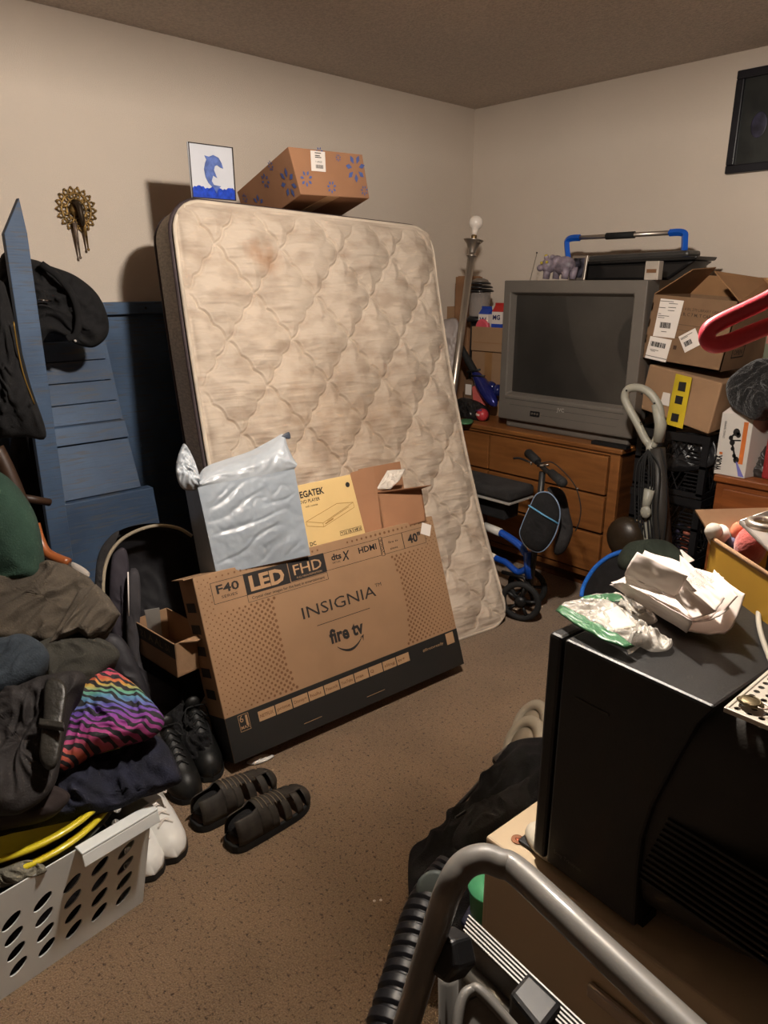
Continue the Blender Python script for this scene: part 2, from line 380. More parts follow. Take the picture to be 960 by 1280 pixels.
def quilt(s, t):
    u = s/.275; v = t/.345+.12
    a = tri(u+v+.055*abs(math.sin(PI*3*(u-v)))); b = tri(u-v+.055*abs(math.sin(PI*3*(u+v)))); d = min(a, b)*2
    edge = min(s, MWD-s, t, MHT-t); 
    h = .030*min(1, (max(d-.04, 0)/.75))**.5
    ridge = .005*math.exp(-((d-.07)/.035)**2)
    wr = .0028*max(0, 1-abs(noise.noise(Vector((s*4, t*34, 1))))*5)*min(1, d*2)-.0015+.004*noise.noise(Vector((s*3, t*6, 4)))
    e = min(1, max(0, edge-.02)/.05)
    return (h+ridge+wr)*e**.6+.006
mb = MB(); NU, NV = 330, 470; vs = []; uv = []
for j in range(NV):
    t = MHT*j/(NV-1); e = min(t, MHT-t); ins = 0
    if e < RC: ins = RC-math.sqrt(max(RC*RC-(RC-e)**2, 0))
    for i in range(NU):
        s = ins+(MWD-2*ins)*i/(NU-1); vs.append(tuple(matt(s, t, -quilt(s, t)))); uv.append((1-s/MWD, t/MHT))
mb.v = vs; mb.f = [(j*NU+i, j*NU+i+1, (j+1)*NU+i+1, (j+1)*NU+i) for j in range(NV-1) for i in range(NU-1)]; mb.m = [0]*len(mb.f); mb.uv = uv
mb.build('quilted_panel', tick, mt, smooth=True)
def ringmesh(insd):
    mb = MB(); loops = [[tuple(matt(s, t, d)) for s, t in rrect(i)] for i, d in insd]; n = len(loops[0])
    vs = [p for l in loops for p in l]
    mb.add(vs, [(k*n+i, k*n+(i+1) % n, (k+1)*n+(i+1) % n, (k+1)*n+i) for k in range(len(loops)-1) for i in range(n)])
    return mb
mb = ringmesh([(0, .006), (-.004, .03), (-.006, .11), (-.004, .19), (0, .215)])
n = len(rrect(0)); mb.f.append(tuple(4*n+i for i in range(n))); mb.m.append(0)
mb.build('side_panel', side_m, mt, auto=.8)
for d, m, r, i in ((0, pipe_w, .008, .004), (.022, pipe_m, .010, -.004), (.215, pipe_m, .008, 0)):
    MB().tube([matt(s, t, d) for s, t in rrect(i)][::2], r, 8, closed=True).build('piping', m, mt, smooth=True, label='light edge piping' if d == 0 else 'dark edge piping')

# ------------------------------------------------------------------ dresser
def wood(name, c, c2, st=(1, 1, 14), vs=3):
    return M_(name, c, .42, vs=vs, c2=c2, stretch=st, bump=.05, bs=8, vd=6, coat=.1)
oak = wood('orange_oak', (136, 88, 46), (114, 70, 34), (1.2, 6, 10))
oak_d = wood('dark_oak_edge', (92, 54, 26), (66, 38, 18))
DX0, DX1, DY, DZ, DB = .10, 1.515, -.67, .735, .0
dr = thing('dresser', 'long orange oak dresser with a row of drawers under the big grey television', 'dresser', ((DX0+DX1)/2, (DY-.14)/2, 0))
MB().bb((DX0, DY+.02, .07), (DX1, -.15, DZ-.025)).build('body', oak_d, dr, bevel=.003)
MB().bb((DX0-.0, DY-.012, DZ-.025), (DX1+.012, -.145, DZ)).build('top', oak, dr, bevel=.006)
mb = MB(); mb.bb((DX0, DY, .07), (DX0+.05, DY+.02, DZ-.025)); mb.bb((DX1-.05, DY, .07), (DX1, DY+.02, DZ-.025)); mb.bb((DX0+.05, DY, .07), (DX1-.05, DY+.02, .10)); mb.bb((DX0+.05, DY, DZ-.04), (DX1-.05, DY+.02, DZ-.025))
mb.build('face_frame', oak, dr, bevel=.002)
MB().bb((DX0+.03, DY+.05, 0), (DX1-.03, -.18, .07)).build('plinth', oak_d, dr)
cols = [(DX0+.055, .42), (.425, .765), (.77, DX1-.055)]
for (a, b) in ((DX0+.055, .755), (.765, DX1-.056)):
    for k, (z0, z1) in enumerate(((.505, .69), (.315, .495), (.108, .302))):
        d = MB().bb((a, DY-.012, z0), (b, DY+.015, z1)).build('drawer', oak, dr, bevel=.004)
        MB().bb((a+.02, DY+.002, z0-.006), (b-.02, DY+.012, z0+.001)).build('finger_groove', oak_d, d)

# ------------------------------------------------------------------ big CRT television
tvg = M_('television_grey', (104, 98, 91), .5, .1, var=.03, bump=.08, bs=400)
tvd = M_('television_dark', (52, 50, 48), .6)
scr = M_('crt_glass', (50, 48, 45), .28, var=.12, vs=3, coat=.5, bump=.02, bs=10)
TY = -.63
tv = thing('television', 'big grey tube television standing on the orange oak dresser', 'television', (1.15, TY+.25, DZ))
bl, br_, tl, tr = at(622.4, 522, Y=TY), at(787, 550, Y=TY), at(632.3, 350, Y=TY), at(811.8, 350, Y=TY)
X0, X1, Z0, Z1 = bl.x, tr.x-.006, bl.z, tr.z
MB().bb((X0+.03, TY+.03, DZ), (X1-.03, TY+.34, Z0+.02)).build('stand', tvg, tv, bevel=.01)
sx0, sx1, sz0, sz1 = X0+.042, X1-.057, Z0+.128, Z1-.057
mb = MB()
def ring_face(mb, o, i, y):   # frame with a hole
    (a, b, c, d), (e, f, g, h) = o, i
    vs = [(a, y, b), (c, y, b), (c, y, d), (a, y, d), (e, y, f), (g, y, f), (g, y, h), (e, y, h)]
    vs += [(x, y+.07, z) for x, _, z in vs[:4]]+[(e+.015, y+.035, f+.015), (g-.015, y+.035, f+.015), (g-.015, y+.035, h-.015), (e+.015, y+.035, h-.015)]
    fs = [(0, 1, 5, 4), (1, 2, 6, 5), (2, 3, 7, 6), (3, 0, 4, 7), (0, 8, 9, 1), (1, 9, 10, 2), (2, 10, 11, 3), (3, 11, 8, 0), (4, 5, 13, 12), (5, 6, 14, 13), (6, 7, 15, 14), (7, 4, 12, 15)]
    mb.add(vs, fs)
ring_face(mb, (X0, Z0, X1, Z1), (sx0, sz0, sx1, sz1), TY)
mb.bb((X0+.004, TY+.069, Z0+.004), (X1-.004, TY+.12, Z1-.004))
mb.build('bezel', tvg, tv, bevel=.006)
MB().grid(lambda u, v: Vector((sx0+.01+(sx1-sx0-.02)*u, TY+.034-.018*(1-(2*u-1)**2)*(1-(2*v-1)**2), sz0+.01+(sz1-sz0-.02)*v)), 24, 20).build('screen', scr, tv, smooth=True)
mb = MB(); c = Vector(((X0+X1)/2, 0, (Z0+Z1)/2))
sec = [(.12, .99, .99, 0), (.22, .97, .96, 0), (.34, .78, .74, -.03), (.46, .6, .5, -.06)]
vs = []
for y, fx, fz, dz in sec:
    for k in range(32):
        a = 2*PI*k/32; ca, sa = math.cos(a), math.sin(a); q = 5 if y < .3 else 3.5
        rx = (abs(ca)**(2/q))*(1 if ca > 0 else -1); rz = (abs(sa)**(2/q))*(1 if sa > 0 else -1)
        vs.append((c.x+rx*(X1-X0)/2*fx, TY+y, c.z+dz+rz*(Z1-Z0)/2*fz))
mb.add(vs, [(i*32+k, i*32+(k+1) % 32, (i+1)*32+(k+1) % 32, (i+1)*32+k) for i in range(3) for k in range(32)]+[tuple(96+k for k in range(32)), tuple(range(31, -1, -1))])
mb.build('rear_housing', tvd, tv, auto=.7)
TF = Matrix.Translation((X0, TY, Z0))
mb = MB()
W_ = X1-X0
mb.quad(TF, .04, .108, W_-.05, .1105); mb.quad(TF, .07, .080, W_-.07, .0815); mb.quad(TF, .22, .045, W_-.08, .0462)
mb.build('control_seam', tvd, tv)
MB().bb((X0+.205, TY-.003, Z0+.036), (X0+.262, TY+.001, Z0+.062)).build('input_panel', blk, tv)
mb = MB(); 
for k in range(3): mb.lathe([(.006, 0), (.006, .0025), (.003, .003)], 14, Matrix.Translation((X0+.217+.016*k, TY-.003, Z0+.049)) @ Matrix.Rotation(PI/2, 4, 'X'))
mb.build('jack', steel, tv)
MB().text('JVC', TF, .36, .078, .026, bold=.01).build('lettering', M_('pale_print', (170, 164, 156), .5), tv)
# ------------------------------------------------------------------ things on the television
fig = thing('bear_figurine', 'small lilac grey bear figurine with yellow markings on the television', 'figurine', tuple(at(702, 347, Y=-.55)))
lil = M_('lilac_ceramic', (132, 120, 130), .45, var=.25, vs=25)
fz = at(702, 347, Y=-.55).z-.007; fx = at(682, 347, Y=-.55).x
mb = MB(); mb.sphere((fx+.095, -.54, fz+.062), .045, 20, (1.35, .8, .95)); mb.sphere((fx+.02, -.56, fz+.062), .036, 20, (1, .95, 1)); mb.sphere((fx-.01, -.585, fz+.052), .017)
mb.sphere((fx+.005, -.56, fz+.10), .013); mb.sphere((fx+.04, -.56, fz+.10), .013); mb.sphere((fx+.055, -.545, fz+.075), .035, 16, (1, .8, 1))
for dx, dy in ((.02, -.02), (.055, .01), (.125, -.02), (.145, .015)): mb.tube([(fx+dx, -.545+dy, fz+.055), (fx+dx-.005, -.548+dy, fz)], [.019, .016], 12)
mb.build('body', lil, fig, smooth=True)
mb = MB(); mb.sphere((fx+.0, -.592, fz+.075), .007); mb.sphere((fx+.03, -.592, fz+.078), .007); mb.sphere((fx+.004, -.562, fz+.105), .010); mb.build('yellow_mark', M_('yellow_glaze', (190, 170, 60), .4), fig, smooth=True)
fr = thing('photo_frame', 'small silver framed photo standing beside the bear figurine', 'frame', tuple(at(722, 348, Y=-.5)))
fo = at(711, 348, Y=-.50); FF = Matrix.Translation((fo.x, -.50, Z1)) @ Matrix.Rotation(-.15, 4, 'X')
MB().prism([(0, 0), (.085, 0), (.085, .115), (0, .115)], FF, .012).build('frame', steel, fr, bevel=.003)
MB().quad(FF, .012, .012, .073, .103, -.001).build('photo', M_('dim_photo', (70, 68, 78), .3, var=.5, vs=30), fr)
tb = thing('tool_case', 'black tool case with a blue cornered steel carry handle on the television', 'case', ((X0+X1)/2+.2, -.35, Z1))
ty = -.40; a = at(722, 345, Y=ty); b = at(868, 338, Y=ty)
cx0, cx1 = a.x, b.x+.0
mb = MB(); mb.hexa([(cx0+.02, ty, Z1), (cx1-.12, ty, Z1), (cx1, ty, Z1+.082), (cx0-.005, ty, Z1+.070)], (0, .19, 0)); mb.build('tray', blk_s, tb, bevel=.012)
mb = MB(); mb.hexa([(cx0-.01, ty-.01, Z1+.070), (cx1-.0, ty-.01, Z1+.084), (cx1+.01, ty-.01, Z1+.10), (cx0-.01, ty-.01, Z1+.088)], (0, .21, 0)); mb.build('rim', blk_s, tb, bevel=.005)
MB().hexa([(cx0+.03, ty+.03, Z1+.085), (cx1-.05, ty+.03, Z1+.098), (cx1-.05, ty+.03, Z1+.128), (cx0+.03, ty+.03, Z1+.115)], (0, .13, 0)).build('lid', M_('smoky_lid', (60, 58, 56), .35), tb, bevel=.012)
blue = M_('blue_plastic', (22, 88, 190), .35, var=.05)
hy = ty+.06
L0, L1 = at(711, 322, Y=hy), at(709, 298, Y=hy); R1, R0 = at(857, 290, Y=hy), at(855, 323, Y=hy)
hz = (L1.z+R1.z)/2+.0
for (p, q, sgn) in ((L0, L1, 1), (R0, R1, -1)):
    zz = q.z; 
    mb = MB(); mb.tube(curve([(p.x, hy, Z1+.09), (q.x, hy, zz-.03), (q.x+sgn*.004, hy, zz-.008), (q.x+sgn*.03, hy, zz), (q.x+sgn*.075, hy, zz)], 6), .0175, 4, flat=.9); mb.build('handle_corner', blue, tb, bevel=.004, label='blue handle corner')
MB().tube([(L1.x+.07, hy, L1.z), (R1.x-.07, hy, R1.z)], .0105, 14).build('handle_bar', steel, tb, smooth=True)
m0 = Vector((L1.x, hy, L1.z)).lerp(Vector((R1.x, hy, R1.z)), .36); m1 = Vector((L1.x, hy, L1.z)).lerp(Vector((R1.x, hy, R1.z)), .60)
MB().tube([m0, m1], .0155, 14).build('grip', rubber, tb, smooth=True)
q = at(806, 348, Y=-.58)
sn = thing('converter_box', 'small grey white box at the right end of the television top', 'box', (q.x+.03, -.55, Z1))
MB().bb((q.x-.002, -.585, Z1), (q.x+.062, -.545, Z1+.078)).build('case', M_('grey_white', (168, 158, 146), .5), sn, bevel=.003)
MB().bb((q.x+.008, -.587, Z1+.03), (q.x+.052, -.584, Z1+.045)).build('slot', print_b, sn)
an = thing('antenna', 'thin metal rod antenna rising behind the television', 'antenna', (.86, -.4, Z1-.06))
MB().tube([at(660, 349, Y=-.42)-Vector((0, 0, .06)), at(671, 317, Y=-.40)], .002, 6).build('rod', steel, an)
MB().sphere(at(671, 316, Y=-.40), .0045, 8).build('tip', blk, an)
MB().lathe([(.02, 0), (.02, .012), (.008, .03)], 12, Matrix.Translation(at(660, 349, Y=-.42)-Vector((0, 0, .085)))).build('base', blk, an)
rc = at(745, 549, Y=-.665)
MB().hexa([(rc.x-.02, -.672, DZ+.001), (rc.x+.16, -.672, DZ+.001), (rc.x+.16, -.672, DZ+.016), (rc.x-.02, -.672, DZ+.016)], (0, .04, 0)).build('remote_control', blk)
tag(bpy.data.objects['remote_control'], 'thin black remote lying at the right front edge of the dresser top', 'remote')

# ------------------------------------------------------------------ floor lamp
lp = thing('floor_lamp', 'brushed steel floor lamp with a bare white bulb, leaning in the corner', 'lamp', (.27, -.86, 0))
A = at(592, 300, Y=-.62); B = at(566, 492, Y=-.74); dirv = (B-A).normalized(); t = (0.03-A.z)/dirv.z; Cc = A+dirv*t
MLp = fr3(A, dirv.orthogonal(), -dirv); ax = -dirv
MB().tube([A+dirv*.05, Cc], .0195, 16).build('pole', steel, lp, smooth=True)
u = dirv.orthogonal().normalized(); Mz = fr3(A, u, ax)
MB().lathe([(.016, -.075), (.018, -.07), (.02, -.06), (.024, -.045), (.034, -.02), (.05, -.004), (.053, 0), (.045, -.002), (.02, -.006), (.0, -.006)], 28, Mz).build('lamp_cup', steel, lp, smooth=True)
MB().lathe([(.015, -.006), (.015, .022), (.012, .026)], 16, Mz).build('socket', M_('brass_socket', (120, 100, 70), .4, .8), lp, smooth=True)
MB().lathe([(.013, .024), (.015, .04), (.02, .055), (.029, .062), (.035, .076), (.036, .088), (.032, .102), (.022, .113), (.010, .118), (0, .119)], 24, Mz).build('bulb', M_('frosted_bulb', (236, 226, 214), .25, var=0, coat=.5), lp, smooth=True)
MB().lathe([(.024, -.082), (.026, -.08), (.026, -.074), (.018, -.072)], 24, Mz).build('collar', steel, lp, smooth=True)
q = A+ax*-.01
MB().tube([q+Vector((.02, -.01, 0)), q+Vector((.062, -.01, -.004))], .003, 8).build('switch_key', steel, lp)
MB().lathe([(.13, 0), (.13, .012), (.12, .02), (.04, .03), (.02, .045)], 32, Matrix.Translation((Cc.x, Cc.y, 0))).build('base', steel, lp, smooth=True)


# ------------------------------------------------------------------ television carton with its print
tvb = thing('television_carton', 'big flat cardboard carton for a 40 inch television leaning on the mattress', 'box', (1.39, -2.2, 0))
TB_ = frame((1.437, -2.715, 0.0), 1.489, -.028, -.35)
BWd, BHt, BDp = .988, .591, .125
M0 = TB_
TB_ = TB_ @ Matrix.Scale(.972, 4)
lowz = min((M0 @ Vector((x, y, 0))).z for x in (0, BWd) for y in (0, BDp))
M0 = Matrix.Translation((0, 0, -lowz+.001)) @ M0
mb = MB(); mb.T = M0; mb.bb((0, 0, 0), (BWd, BDp, BHt)); mb.build('carton', card, tvb, bevel=.003)
mb = MB(); mb.T = M0
I = Matrix.Identity(4)
mb.quad(I, 0.001, 0.001, BWd-.001, .143); 
mb.prism([(-.0008, .001), (-.0002, .001), (-.0002, .143), (-.0008, .143)], I, BDp)
mb.build('print', blackcard, tvb, label='black printed bottom band')
# small flap sticking out at the top left corner
mb = MB(); mb.T = M0; mb.prism([(-.03, BHt-.002), (.02, BHt-.002), (.02, BHt+.001), (-.03, BHt+.001)], I, .10); mb.build('flap', card, tvb)
# dots
mb = MB(); mb.T = M0
ccx, ccz, crx = .508, .33, .265
row = 0; z = .155
while z < BHt-.006:
    x = .012+(row % 2)*.0105
    while x < BWd-.008:
        dx = (x-ccx)/crx; dz = (z-ccz)/.25; inside = math.hypot(dx, dz) < 1.0
        free = not ((.045 < x < .48 and .460 < z < .566) or (.45 < x < .936 and .484 < z < .565) or inside or (.20 < x < .80 and z < .5 and math.hypot(dx, (z-ccz)/.40) < 1.0))
        if free:
            r = .0022+.0034*max(0, 1-abs(math.hypot(dx, (z-ccz)/.5)-1)*1.1)
            mb.add([(x+r*math.cos(PI/3*k), -.0008, z+r*math.sin(PI/3*k)) for k in range(6)], [tuple(range(6))])
        x += .021
    z += .0105; row += 1
mb.build('print', print_b, tvb, label='brown dot pattern')
# line art and writing, dark
mb = MB(); mb.T = M0
mb.outline(I, .050, .492, .165, .560); mb.quad(I, .164, .492, .326, .561); mb.quad(I, .329, .495, .472, .561)
mb.outline(I, .163, .468, .472, .4935, .0012)
mb.outline(I, .472, .497, .715, .559, .0012); mb.outline(I, .715, .493, .729, .563, .0012); mb.outline(I, .729, .497, .824, .559, .0012); mb.outline(I, .824, .497, .932, .559, .0012)
mb.text('F40', I, .066, .522, .038, width=.078, bold=.02); mb.text('SERIES', I, .078, .505, .012, width=.055)
mb.text('Crystal clear images for the best in entertainment', I, .178, .4755, .013, width=.28, bold=.006)
mb.text('dts', I, .50, .527, .030, width=.042, bold=.03); mb.text('X', I, .543, .516, .045, width=.036, bold=.02, shear=.3); mb.text('VIRTUAL', I, .500, .515, .009, width=.035)
mb.text('HDMI', I, .618, .525, .030, width=.080, bold=.02)
R90 = I @ Matrix.Translation((.727, 0, .497)) @ Matrix.Rotation(-PI/2, 4, 'Y')
mb.text('VOICE', R90, .006, .0, .014, width=.052)
mb.text('fire tv', I, .755, .532, .012, width=.046); mb.text('alexa', I, .757, .508, .013, width=.036); 
mb.text('40"', I, .846, .512, .045, width=.064, bold=.03)
mb.text('INSIGNIA', I, .342, .362, .056, width=.310); mb.text('TM', I, .655, .392, .018, width=.028)
mb.quad(I, .388, .3255, .613, .3275)
mb.text('fire tv', I, .425, .252, .066, width=.143, bold=.035)
sm = [(.447+.108*k/16, -.0009, .241-.034*math.sin(PI*min(1, (k/16)*.92+.04))**.8+.006*(k/16)) for k in range(17)]
for k in range(16):
    a_, b_ = Vector(sm[k]), Vector(sm[k+1]); w0 = .0012+.0035*math.sin(PI*k/16); w1 = .0012+.0035*math.sin(PI*(k+1)/16)
    mb.add([a_-Vector((0, 0, w0)), b_-Vector((0, 0, w1)), b_+Vector((0, 0, w1)), a_+Vector((0, 0, w0))], [(0, 1, 2, 3)])
mb.add([(.545, -.0009, .238), (.563, -.0009, .246), (.556, -.0009, .222), (.555, -.0009, .238)], [(0, 1, 2, 3)])
mb.build('lettering', print_k, tvb)
# light writing on dark
mb = MB(); mb.T = M0
mb.text('LED', I, .180, .503, .066, width=.128, bold=.04, y=-.0012); mb.text('FHD', I, .345, .513, .050, width=.112, bold=.005, y=-.0012); mb.text('FULL HIGH-DEFINITION', I, .352, .500, .009, width=.10, y=-.0012)
xs = [.108, .171, .234, .297, .360, .423, .486, .549, .612, .675, .738]
for k in range(10): mb.quad(I, xs[k]+.002, .094, xs[k+1]-.002, .126, -.001)
mb.text('6', I, .046, .114, .030, y=-.0012); mb.text('MAX', I, .046, .092, .014, y=-.0012, bold=.01); mb.outline(I, .042, .085, .078, .137, .0012, -.0011); mb.quad(I, .066, .100, .073, .132, -.0012)
mb.quad(I, .925, .094, .964, .137, -.001)
mb.text('#firetvready', I, .803, .104, .015, width=.104, y=-.0012)
mb.quad(I, .26, .030, .33, .0315, -.001); mb.quad(I, .52, .030, .60, .0315, -.001)
mb.build('print', print_c, tvb, label='cardboard coloured print on the dark areas')
mb = MB(); mb.T = M0
for k, n_ in enumerate(('NETFLIX', 'prime', 'Disney+', 'hulu', 'Peacock', 'YouTube', 'max', 'Q', 'sling', 'tv+')):
    mb.text(n_, I, xs[k]+.007, .105, .015, width=min(.048, .009*len(n_)+.006), bold=.012, y=-.0016)
mb.build('lettering', print_b, tvb, label='small service names along the bottom strip')
mb = MB(); mb.T = M0 @ Matrix.Translation((.945, -.0014, .545)) @ Matrix.Rotation(.45, 4, 'Y')
mb.quad(I, -.026, -.022, .020, .022); mb.build('sticker', label_m, tvb, label='crumpled white sticker')
# side print
mb = MB(); mb.T = M0 @ Matrix.Rotation(PI/2, 4, 'Z') @ Matrix.Scale(-1, 4, (1, 0, 0))
for z_ in (.20, .27, .34, .41, .48): mb.quad(I, -.10, z_, -.03, z_+.03, .0005)
mb.build('print', print_k, tvb, label='black blocks printed on the narrow side')
# white plastic scrap sticking out from under the box
q0 = at(305, 950, Z=.004); q1 = at(342, 945, Z=.004)
o = cloth_mb([(308, 953), (325, 944), (343, 944), (335, 950), (318, 956)], q0, (0, 0, 1), .006, .003, .003, 40, K=8, N=40).build('plastic_scrap', M_('white_plastic_film', (215, 212, 205), .3), smooth=True)
tag(o, 'white plastic scrap on the carpet under the television carton corner', 'scrap')
TOPZ = BHt
def tvtop(x, y, z=0): return M0 @ Vector((x, y, BHt+z))

# ------------------------------------------------------------------ yellow player carton
MGb = thing('player_carton', 'yellow cardboard disc player carton standing on the television carton', 'box', tuple(tvtop(.62, .05)))
P1 = Vector((1.1, -2.138, .501))
MG = frame((1.1, -2.138, .501), 1.489, -.0, -.33)
n_ = MG.to_3x3() @ Vector((0, 1, 0)); Pq = tvtop(.62, .004, .004)
f4 = [onpl(x, y, Pq, n_) for x, y in ((350, 701), (458, 671), (438, 593), (333, 615))]
yel = M_('yellow_cardboard', (204, 174, 118), .75, var=.03)
MB().hexa(f4, n_*.055).build('carton', yel, MGb, bevel=.002)
xv = (f4[1]-f4[0]); MGF = fr3(f4[0], xv, f4[3]-f4[0]); MW_ = xv.length; sc = (f4[2]-f4[1]).length/.254
# face width: text block starts under the mailer
mb = MB(); mb.T = MGF
o_ = MW_-.242*sc
I = Matrix.Identity(4)
mb.text('MEGATEK', I, o_-.035*sc, .205*sc, .034*sc, width=.130*sc, bold=.03); mb.text('DVD PLAYER', I, o_-.02*sc, .183*sc, .018*sc, width=.090*sc, bold=.01); mb.text('with remote', I, o_-.0, .166*sc, .011*sc)
mb.lathe([(.010*sc, 0), (.010*sc, .0006)], 16, Matrix.Translation((o_+.207*sc, -.0004, .217*sc)) @ Matrix.Rotation(PI/2, 4, 'X'))
for k in range(5): mb.outline(I, o_+(.126+.021*k)*sc, .030*sc, o_+(.144+.021*k)*sc, .048*sc, .0012); mb.text('TSRWX'[k], I, o_+(.130+.021*k)*sc, .033*sc, .015*sc, bold=.02)
mb.text('DC', I, o_-.015*sc, .022*sc, .02*sc, bold=.02)
def seg(mb, p, q, w=.0008, y=-.0008):
    p = Vector((p[0], y, p[1])); q = Vector((q[0], y, q[1])); d = (q-p).normalized(); s_ = Vector((-d.z, 0, d.x))*w; mb.add([p-s_, q-s_, q+s_, p+s_], [(0, 1, 2, 3)])
mb.build('lettering', print_k, MGb)
mb = MB(); mb.T = MGF
D = [(o_+x*sc, z*sc) for x, z in ((-.01, .115), (.14, .155), (.215, .145), (.06, .095), (.06, .080), (.215, .125), (-.01, .098))]
for i, j in ((0, 1), (1, 2), (2, 3), (3, 0), (3, 4), (4, 5), (5, 2), (0, 6), (6, 4)): seg(mb, D[i], D[j])
seg(mb, (o_+.08*sc, .098*sc), (o_+.19*sc, .132*sc)); seg(mb, (o_+.07*sc, .09*sc), (o_+.11*sc, .102*sc), .002)
mb.build('drawing', M_('faint_print', (150, 116, 62), .8), MGb)

# ------------------------------------------------------------------ small open carton
sc_ = thing('small_carton', 'small brown carton with open flaps at the right end of the television carton', 'box', tuple(tvtop(.86, .06)))
Pq = tvtop(.86, .0, .004); nn = frame((0, 0, 0), 1.42, 0, -.31).to_3x3() @ Vector((0, 1, 0))
def cp(x, y, d=0): return onpl(x, y, Pq, nn)+nn*d
MB().hexa([cp(458, 670), cp(480, 665), cp(478, 614), cp(441, 620)], nn*.12).build('side_wall', card_red, sc_, bevel=.001)
# hollow body: back, bottom, right and front walls
a, b, c, d = cp(478, 667), cp(533, 651), cp(527, 611), cp(472, 617); dn = nn*.12; t_ = .004
mb = MB(); mb.hexa([a, b, c, d], nn*t_); mb.hexa([a+dn, b+dn, c+dn, d+dn], -nn*t_); mb.hexa([a, b, b+(c-b)*.03, a+(d-a)*.03], dn); mb.hexa([b, b-(b-a)*.03, c-(c-d)*.03, c], dn); mb.hexa([a, a+(b-a)*.03, d+(c-d)*.03, d], dn)
mb.build('body', card_red, sc_)
MB().hexa([d+dn, c+dn, cp(519, 573)+dn*.9, cp(466, 583)+dn*.9], -nn*.003).build('flap', card_red, sc_)
MB().hexa([d, c, c-nn*.05+(c-d)*.05+Vector((0, 0, .008)), d-nn*.004+Vector((0, 0, .004))], Vector((0, 0, .003))).build('flap', card_red, sc_)
MB().hexa([cp(441, 620), cp(473, 615), cp(466, 583), cp(438, 591)], nn*.003).build('flap', card_red, sc_)
pc = M_('pouch_film', (205, 196, 184), .25, var=.1, vs=30)
o = cloth_mb([(470, 612), (484, 588), (507, 586), (500, 600), (488, 612)], cp(480, 600, .02), nn, .003, .002, .004, 40, N=60, K=14, sharp=True, power=6).build('label_pouch', pc, sc_, smooth=True, label='white shipping label in a clear pouch')

# ------------------------------------------------------------------ grey mailer
mail = M_('poly_mailer', (142, 150, 158), .34, var=.04, vs=6, bump=.35, bs=14, coat=.15)
mail_t = M_('poly_mailer_light', (168, 174, 180), .3, var=.05, bump=.3, bs=20, coat=.3)
ml = thing('poly_mailer', 'crumpled grey poly mailer stuffed full, standing on the television carton', 'package', tuple(tvtop(.25, .05)))
Pm = tvtop(.27, -.012, .004); nm = frame((0, 0, 0), 1.40, .0, -.29).to_3x3() @ Vector((0, 1, 0))
def mp_(x, y, d=0): return onpl(x, y, Pm, nm)+nm*d
bl_, brm, trm, tlm = mp_(271, 719), mp_(388, 694), mp_(368, 586), mp_(247, 609)
dm = nm*.17
lb, lt = mp_(262, 712)+dm*.9, mp_(222, 592)+dm*.7
def crink(p, a=.006, s=16): return p+nm*(noise.noise(p*s)*a+abs(noise.noise(p*s*.4))*a*1.6)+Vector((0, 0, noise.noise(p*s+Vector((9, 1, 1)))*a*.5))
mb = MB()
def face(mb, a, b, c, d, nu, nv, amp=.006, s=16, puff=.0):
    e = nm
    def fn(u, v):
        p = (a*(1-u)+b*u)*(1-v)+(d*(1-u)+c*u)*v
        k = min(1, 8*min(u, 1-u, v, 1-v)); 
        x_ = p.dot((b-a).normalized()); y_ = p.dot((d-a).normalized())
        fold = -max(0, 1-abs(noise.noise(Vector((x_*5+y_*7, y_*16-x_*7, 3))))*5)*.9-max(0, 1-abs(noise.noise(Vector((x_*14-y_*6, y_*12+x_*10, 7))))*6)*.45+.4*noise.noise(Vector((x_*9, y_*9, 1)))
        return p-e*(puff*math.sin(PI*u)*math.sin(PI*v))-e*(fold*amp*k)+e*(noise.noise(p*60)*.001)
    mb.grid(fn, nu, nv)
face(mb, bl_, brm, trm, tlm, 90, 90, .0045, puff=.012)
# left side, bottom, right side, back
lbk, rbk, rtk, ltk = bl_+dm, brm+dm*.8, trm+dm*.7, tlm+dm*.8
face(mb, lbk, bl_, tlm, ltk, 30, 50, .010); face(mb, brm, rbk, rtk, trm, 14, 40, .006); face(mb, lbk, rbk, brm, bl_, 30, 10, .003); face(mb, rbk, lbk, ltk, rtk, 20, 20, .003)
mb.build('bag_body', mail, ml, smooth=True, weld=True)
# gathered top: flattened crest running up to the right corner
mb = MB()
crest = [mp_(250, 600, .03), mp_(262, 583, .05), mp_(290, 572, .06), mp_(320, 562, .06), mp_(348, 547, .05), mp_(360, 541, .04), mp_(364, 556, .03), mp_(372, 575, .03)]
base = [tlm.lerp(trm, k/7) for k in range(8)]
bback = [(ltk).lerp(rtk, k/7) for k in range(8)]
cv = curve(crest, 6); bv = curve(base, 6); kv = curve(bback, 6); n2 = len(cv)
def crest_fn(bs):
    def fn(u, v):
        i = min(int(u*(n2-1)), n2-1); p = bs[i].lerp(cv[i], v)
        return p-nm*(.022*math.sin(PI*v)+.012*abs(noise.noise(Vector((u*9+v*3, v*4, 2))))*math.sin(PI*min(1, v*1.2))+.006*noise.noise(Vector((u*22, v*9, 5)))*v)
    return fn
mb.grid(crest_fn(bv), n2, 20); 
mb.grid(lambda u, v: kv[min(int(u*(n2-1)), n2-1)].lerp(cv[min(int(u*(n2-1)), n2-1)], v)+nm*.02*math.sin(PI*v), n2, 12)
mb.build('bag_top', mail_t, ml, smooth=True, weld=True)
o = cloth_mb([(222, 600), (220, 580), (228, 556), (234, 558), (244, 578), (250, 600), (246, 612), (230, 612)], mp_(235, 590, .03), nm, .02, .02, .014, 26, N=60, K=14).build('bag_corner', mail_t, ml, smooth=True, label='crumpled light corner of the mailer')
